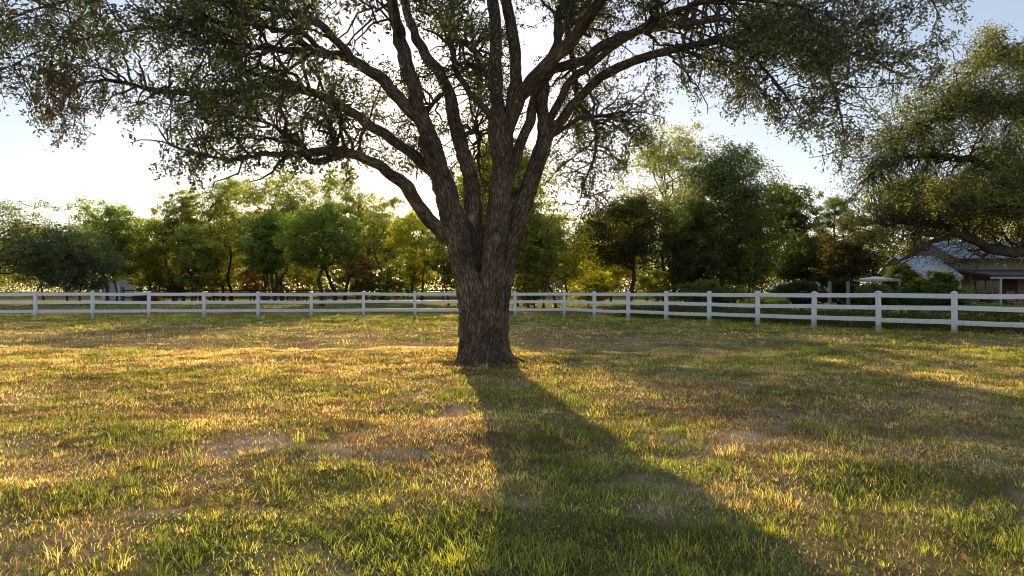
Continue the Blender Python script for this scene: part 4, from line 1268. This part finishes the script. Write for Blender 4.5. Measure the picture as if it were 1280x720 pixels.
def house():
    D = 44.0
    P = lambda px, py, dd=0: at(px, py, D + dd)
    loc = np.array([P(1230, 364)[0], D, 0])
    root = thing('farm_house', 'tan house with grey metal roof and open dark porch at right edge', 'house', loc)
    # tall right block: wall, roof, porch
    xl, xr = P(1199, 0)[0], P(1400, 0)[0]
    ze, zr = P(0, 323)[2], P(0, 306, 3)[2] + .25
    w = MB()
    w.box((xl, D, 0), (xr, D + 6, ze))
    w.build('wall', M['tan_wall'], root, loc)
    r = MB()
    ribbed(r, (xl - .35, D - .45, ze - .02), (xr + .4, D - .45, ze - .02), (xr + .4, D + 3, zr), (xl - .35, D + 3, zr))
    ribbed(r, (xr + .4, D + 6.4, ze - .02), (xl - .35, D + 6.4, ze - .02), (xl - .35, D + 3.004, zr), (xr + .4, D + 3.004, zr))
    r.build('roof', M['metal_roof'], root, loc)
    for x in (xl, xr):
        g = MB()
        g.add(np.array([(x, D + .01, ze), (x, D + 5.99, ze), (x, D + 3, zr - .08)]), np.array([(0, 1, 2)]))
        g.build('gable', M['tan_wall'], root, loc)
    f = MB()
    f.box((xl - .34, D - .47, ze - .16), (xr + .38, D - .452, ze - .03))
    f.build('fascia', M['brown_trim'], root, loc)
    # porch in front
    zp1, zp0 = P(0, 339)[2], P(0, 345, -3)[2] - .02
    p = MB()
    p.add(np.array([(xl - .2, D - 3.2, zp0), (xr, D - 3.2, zp0), (xr, D - .01, zp1), (xl - .2, D - .01, zp1), (xl - .2, D - 3.2, zp0 + .1), (xr, D - 3.2, zp0 + .1), (xr, D - .01, zp1 + .1), (xl - .2, D - .01, zp1 + .1)]),
          np.array([(0, 3, 2, 1), (4, 5, 6, 7), (0, 1, 5, 4), (1, 2, 6, 5), (2, 3, 7, 6), (3, 0, 4, 7)]))
    p.build('porch_roof', M['brown_trim'], root, loc)
    b = MB()
    b.box((xl - .1, D - 3.1, zp0 - .16), (xr - .1, D - 2.98, zp0 - .01))
    b.build('porch_beam', M['white_metal'], root, loc)
    for px in (1199, 1250, 1302):
        x = P(px, 0, -3)[0]
        m = MB()
        m.box((x - .06, D - 3.1, 0), (x + .06, D - 2.98, zp0 - .162))
        m.build('porch_post', M['white_metal'], root, loc)
    pf = MB()
    pf.box((xl - .2, D - 3.3, 0), (xr, D - .01, .14))
    pf.build('porch_floor', M['grey_metal'], root, loc)
    d = MB()
    xd = P(1262, 0)[0]
    d.box((xd - .48, D - .04, .14), (xd + .48, D - .004, 2.1))
    d.build('door', M['brown_trim'], root, loc)
    for px in (1222, 1240):
        x = P(px, 0)[0]
        m = MB()
        m.box((x - .42, D - .05, 1.0), (x + .42, D - .004, 2.0))
        fr = m.build('window', M['white_metal'], root, loc)
        m = MB()
        for sx in (-1, 1):
            m.box((x + sx * .2 - .17, D - .062, 1.07), (x + sx * .2 + .17, D - .052, 1.93))
        m.build('pane', M['glass'], fr, loc)
    # long low wing to the left: ribbed white roof
    x0 = P(1138, 0)[0]
    zl, zh = P(0, 346, -1)[2], P(0, 320, 2)[2]
    wl = MB()
    wl.box((x0 + .4, D + .0, 0), (xl - .01, D + 3.2, zl - .05))
    wl.build('wall', M['tan_wall'], root, loc)
    wr = MB()
    ribbed(wr, (x0, D - 1, zl), (xl - .36, D - 1, zl), (xl - .36, D + 2, zh), (x0, D + 2, zh), .3, .04)
    ribbed(wr, (xl - .36, D + 4, zl + .3), (x0, D + 4, zl + .3), (x0, D + 2.004, zh), (xl - .36, D + 2.004, zh), .3, .04)
    o = wr.build('roof', M['white_metal'], root, loc)
    tag(o, 'whitish ribbed metal roof of the low wing')
    wf = MB()
    wf.box((x0, D - 1.03, zl - .16), (xl - .37, D - 1.003, zl - .01))
    wf.build('fascia', M['white_metal'], root, loc)
    # things on and beside the porch
    c = at(1234, 357, D - 2.2)
    t = thing('barrel', 'dark round barrel on the porch below the tan wall', 'barrel', (c[0], c[1], .14))
    m = MB()
    zz = np.array([.15, .2, .45, .75, 1.0, 1.05])
    m.tube(np.stack([np.full(6, c[0]), np.full(6, c[1]), zz], -1), [.28, .31, .36, .36, .31, .28], 18)
    m.build('barrel_body', M['rubber'], t, (c[0], c[1], .14), smooth=True)
    m = MB()
    for z in (.45, .75):
        m.tube(np.stack([np.full(3, c[0]), np.full(3, c[1]), np.array([z - .03, z, z + .03])], -1), [.366, .37, .366], 18, cap=False)
    m.build('hoop', M['grey_metal'], t, (c[0], c[1], .14))
    c = at(1268, 357, D - 2.0)  # made-up chair standing in for bright orange sign-like strokes under the porch
    t = thing('stand_in_chair', 'made-up pale orange chair in place of lit strokes on the porch at the right edge', 'chair', (c[0], c[1], .14))
    m = MB(); m.box((c[0] - .25, c[1] - .25, .55), (c[0] + .25, c[1] + .25, .6)); m.build('seat', M['orange'], t, (c[0], c[1], .14))
    m = MB()
    for k in range(4):
        m.bar((c[0] - .21 + .14 * k, c[1] + .24, .62), (c[0] - .21 + .14 * k, c[1] + .36, 1.2), .07, .02)
    m.bar((c[0] - .26, c[1] + .36, 1.22), (c[0] + .26, c[1] + .36, 1.22), .03, .07)
    m.build('backrest', M['orange'], t, (c[0], c[1], .14))
    for sx in (-1, 1):
        for sy in (-1, 1):
            m = MB(); m.bar((c[0] + sx * .22, c[1] + sy * .22, .14), (c[0] + sx * .22, c[1] + sy * .22, .549), .045, .045, roll_up=(0, 1, 0)); m.build('leg', M['orange'], t, (c[0], c[1], .14))


def canopy():
    D = 39.0
    c = at(1094, 357, D)
    t = thing('canopy', 'small white peaked canopy left of the house wing', 'canopy', (c[0], c[1], 0))
    L = (c[0], c[1], 0)
    z0, z1 = at(0, 352, D)[2], at(0, 345.5, D)[2]
    w = .95
    m = MB()
    V = [(c[0] + a * w, c[1] + b * w, z0) for a, b in ((-1, -1), (1, -1), (1, 1), (-1, 1))] + [(c[0] + a * w, c[1] + b * w, z0 + .12) for a, b in ((-1, -1), (1, -1), (1, 1), (-1, 1))] + [(c[0], c[1], z1)]
    m.add(np.array(V), [np.array([(0, 1, 5, 4), (1, 2, 6, 5), (2, 3, 7, 6), (3, 0, 4, 7)]), np.array([(4, 5, 8), (5, 6, 8), (6, 7, 8), (7, 4, 8)])])
    m.build('roof', M['white'], t, L)
    for a in (-1, 1):
        for b in (-1, 1):
            m = MB()
            m.box((c[0] + a * .88 - .04, c[1] + b * .88 - .04, 0), (c[0] + a * .88 + .04, c[1] + b * .88 + .04, z0 + .05))
            m.build('post', M['white'], t, L)


def van():
    D = 56.0
    c = at(986, 350, D)
    L = (c[0], c[1], 0)
    t = thing('parked_van', 'white van parked under the dark trees behind the fence', 'van', L)
    # side profile along x (length), extruded across y
    prof = [(-2.2, .45), (-2.25, .95), (-1.75, 1.15), (-1.2, 1.9), (-.8, 2.02), (1.9, 2.05), (2.2, 1.85), (2.25, .5), (1.8, .4), (-1.7, .4)]
    m = MB()
    n = len(prof)
    V = [(c[0] + x, c[1] + y, z) for y in (-.9, .9) for x, z in prof]
    m.add(np.array(V), [np.array([(i, (i + 1) % n, n + (i + 1) % n, n + i) for i in range(n)]), np.array([list(range(n))[::-1]]), np.array([list(range(n, 2 * n))])])
    m.build('body', M['car_white'], t, L)
    for x0, x1 in ((-1.25, -.45), (-.3, .75), (.9, 1.95)):
        m = MB()
        s = .35 if x0 < -1 else 0
        V = [(c[0] + x0 - s * .6, c[1] - .906, 1.25), (c[0] + x1, c[1] - .906, 1.25), (c[0] + x1, c[1] - .906, 1.82), (c[0] + x0 + s * .4, c[1] - .906, 1.82)]
        m.add(np.array(V), np.array([(0, 1, 2, 3)]))
        m.build('window', M['glass'], t, L)
    m = MB()
    a, b = np.array([-1.7, 1.2]), np.array([-1.22, 1.86])
    m.add(np.array([(c[0] + a[0] - .012, c[1] - .8, a[1] + .012), (c[0] + a[0] - .012, c[1] + .8, a[1] + .012), (c[0] + b[0] - .012, c[1] + .72, b[1] + .012), (c[0] + b[0] - .012, c[1] - .72, b[1] + .012)]), np.array([(0, 1, 2, 3)]))
    m.build('windscreen', M['glass'], t, L)
    for x in (-1.45, 1.4):
        for y in (-.84, .84):
            m = MB()
            yy = np.array([-.11, -.10, .10, .11])
            m.tube(np.stack([np.full(4, c[0] + x), c[1] + y + yy, np.full(4, .34)], -1), [.28, .34, .34, .28], 20)
            w = m.build('wheel', M['rubber'], t, L, smooth=False)
            m = MB()
            sg = -1 if y < 0 else 1
            yy = np.array([.10, .118]) * sg
            m.tube(np.stack([np.full(2, c[0] + x), c[1] + y + yy, np.full(2, .34)], -1), [.2, .18], 16)
            m.build('rim', M['grey_metal'], w, L)


def sheds():
    for px, D, w, top, roofc, lab in ((132, 92, 11, 350, 'orange', 'narrow white shed with orange roof under the light green tree'),
                                      (151, 90, 13, 351, 'metal_roof', 'wider white shed with grey roof right of the orange roofed shed')):
        x = (px - 640) / F * D
        W = w / F * D
        H = EYE + (HZ - top) / F * D
        L = (x, D, 0)
        t = thing('garden_shed', lab, 'shed', L)
        m = MB(); m.box((x - W / 2, D, 0), (x + W / 2, D + 2, H - .35)); m.build('wall', M['white_metal'], t, L)
        m = MB()
        ribbed(m, (x - W / 2 - .12, D - .15, H - .42), (x + W / 2 + .12, D - .15, H - .42), (x + W / 2 + .12, D + 1, H), (x - W / 2 - .12, D + 1, H))
        ribbed(m, (x + W / 2 + .12, D + 2.15, H - .42), (x - W / 2 - .12, D + 2.15, H - .42), (x - W / 2 - .12, D + 1.003, H), (x + W / 2 + .12, D + 1.003, H))
        m.build('roof', M[roofc], t, L)
        m = MB(); m.box((x - .05, D - .04, .05), (x + .55, D - .004, 1.9)); m.build('door', M['grey_metal'], t, L)


def flower_bed():
    mb, C = MB(), None
    n = 900
    px = RNG.uniform(166, 200, n)
    D = RNG.uniform(78, 82, n)
    z = RNG.random(n) * 1.0
    P = np.stack([(px - 640) / F * D, D, z], -1)
    P = np.repeat(P, 5, 0) + RNG.standard_normal((n * 5, 3)) * .09
    P[:, 2] = np.abs(P[:, 2])
    c = np.where((RNG.random(len(P)) < .45)[:, None], np.array((.42, .14, .14)), np.array((.09, .11, .03)))
    leaf_cloud(mb, P, RNG.uniform(.12, .2, len(P)), .7, c, up=.2)
    o = mb.build('flower_bed', M['far_leaf'])
    tag(o, 'pinkish red flower bed right of the white sheds', 'flowers', kind='stuff')


def small_things():
    # round grey disc on a pole beyond the fence corner
    D = 40.0
    c = at(699, 355, D)
    L = (c[0], c[1], 0)
    t = thing('dish', 'round grey disc on a thin pole beyond the fence corner', 'dish', L)
    m = MB()
    r = 5.0 / F * D
    yy = np.array([.10, .05, .02, 0, -.012, -.02])
    m.tube(np.stack([np.full(6, c[0]), c[1] + yy, np.full(6, c[2])], -1), [r * .3, r * .62, r * .82, r * .97, r, r * .96], 26)
    m.build('disc', M['grey_metal'], t, L, smooth=True)
    m = MB(); m.tube(np.array([(c[0], c[1] + .14, -.1), (c[0], c[1] + .14, .6), (c[0], c[1] + .12, c[2])]), [.03, .03, .03], 8)
    m.build('pole', M['grey_metal'], t, L)
    for px, lean, lab in ((1037, .01, 'weathered grey post left of its twin behind the fence'), (1060.5, -.015, 'weathered grey post nearer the house of the pair behind the fence')):
        D = 32.0
        c = at(px, 352, D)
        m = MB()
        P = np.array([(c[0], c[1], -.1), (c[0] + lean * .5, c[1], .8), (c[0] + lean, c[1], c[2] - .03), (c[0] + lean, c[1], c[2])])
        m.tube(P, [.085, .08, .078, .06], 10)
        o = m.build('wooden_post', M['grey_wood'], None, (c[0], c[1], 0), smooth=True)
        tag(o, lab, 'post', 'wooden posts behind the right fence')
    # big-leaved frond plant
    D = 31.0
    c = at(1140, 364, D)
    L = (c[0], c[1], 0)
    t = thing('frond_plant', 'dark green plant with long arching fronds behind the fence', 'plant', L)
    rn = np.random.default_rng(8)
    st, fr = MB(), MB()
    for k in range(26):
        a = rn.uniform(0, 6.28)
        Lf = rn.uniform(1.0, 1.75)
        out = rn.uniform(.35, 1.0)
        tt = np.linspace(0, 1, 12)
        rx = out * Lf * tt
        z = .1 + Lf * (1.35 * tt - .75 * out * tt ** 2)
        P = np.stack([c[0] + math.cos(a) * rx + rn.normal(0, .12), c[1] + math.sin(a) * rx, z], -1)
        st.tube(P, np.linspace(.02, .004, 12), 4, cap=False)
        side = np.array([-math.sin(a), math.cos(a), 0])
        for q in range(2, 12):
            for sg in (-1, 1):
                ll = .34 * math.sin(math.pi * (.15 + .8 * tt[q])) + .05
                tip = P[q] + side * sg * ll + (P[q] - P[q - 1]) * 1.3 + np.array([0, 0, -.10])
                w = (P[q] - P[q - 1]) * .32
                V = np.array([P[q] - w, P[q] + w, tip])
                fr.add(V, np.array([(0, 1, 2)]), np.array((.035, .085, .03)) * rn.uniform(.7, 1.5))
    st.build('stalks', M['far_bark'], t, L)
    fr.build('fronds', M['far_leaf'], t, L)


# ------------------------------------------------------------------ light, sky, camera
SUN = np.array([(525 - 640) / F, 1.0, (HZ - 150) / F])
SUN /= np.linalg.norm(SUN)


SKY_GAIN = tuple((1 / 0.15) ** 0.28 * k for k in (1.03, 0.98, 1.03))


def light():
    el = math.asin(SUN[2])
    az = math.atan2(SUN[0], SUN[1])          # clockwise from +Y
    l = bpy.data.lights.new('sun', 'SUN')
    l.energy = 5.0
    l.angle = R(0.53)
    l.color = (1.0, 0.84, 0.56)
    o = bpy.data.objects.new('sun', l)
    COL.objects.link(o)
    o.rotation_euler = Vector(SUN).to_track_quat('Z', 'Y').to_euler()
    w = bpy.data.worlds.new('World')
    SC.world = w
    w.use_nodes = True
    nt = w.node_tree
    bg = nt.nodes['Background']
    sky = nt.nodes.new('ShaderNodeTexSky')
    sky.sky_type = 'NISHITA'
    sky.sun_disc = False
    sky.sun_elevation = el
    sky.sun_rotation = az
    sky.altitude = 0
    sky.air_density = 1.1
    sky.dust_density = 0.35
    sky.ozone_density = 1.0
    gm = nt.nodes.new('ShaderNodeGamma')          # softer range between the glow and the zenith, lifting overhead sky for added fill
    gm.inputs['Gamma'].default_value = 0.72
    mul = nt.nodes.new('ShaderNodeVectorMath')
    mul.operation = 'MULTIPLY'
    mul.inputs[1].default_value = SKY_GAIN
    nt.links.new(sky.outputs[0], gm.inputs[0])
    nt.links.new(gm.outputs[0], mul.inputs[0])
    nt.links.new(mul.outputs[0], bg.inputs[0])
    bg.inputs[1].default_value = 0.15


def camera():
    cd = bpy.data.cameras.new('camera')
    cd.sensor_width = 36
    cd.lens = 36 * F / 1280
    cd.clip_start = 0.05
    cd.clip_end = 6000
    cd.shift_y = (HZ - 360) / 1280
    o = bpy.data.objects.new('camera', cd)
    COL.objects.link(o)
    o.location = (0, 0, EYE)
    o.rotation_euler = (R(90), 0, 0)
    SC.camera = o


def settings():
    SC.view_settings.view_transform = 'Standard'
    SC.view_settings.look = 'None'
    SC.view_settings.exposure = 0
    SC.view_settings.gamma = 1
    SC.render.engine = 'CYCLES'
    c = SC.cycles
    c.max_bounces = 7
    c.diffuse_bounces = 4
    c.glossy_bounces = 2
    c.transmission_bounces = 5
    c.transparent_max_bounces = 4
    c.use_denoising = True
    c.filter_width = 1.0
    c.caustics_reflective = False
    c.caustics_refractive = False
    c.use_adaptive_sampling = True
    c.adaptive_threshold = 0.01


settings()
camera()
light()
ground()
grass()
big_oak()
background_trees()
right_oak()
masses()
white_fence()
dark_fence()
house()
canopy()
van()
sheds()
flower_bed()
small_things()
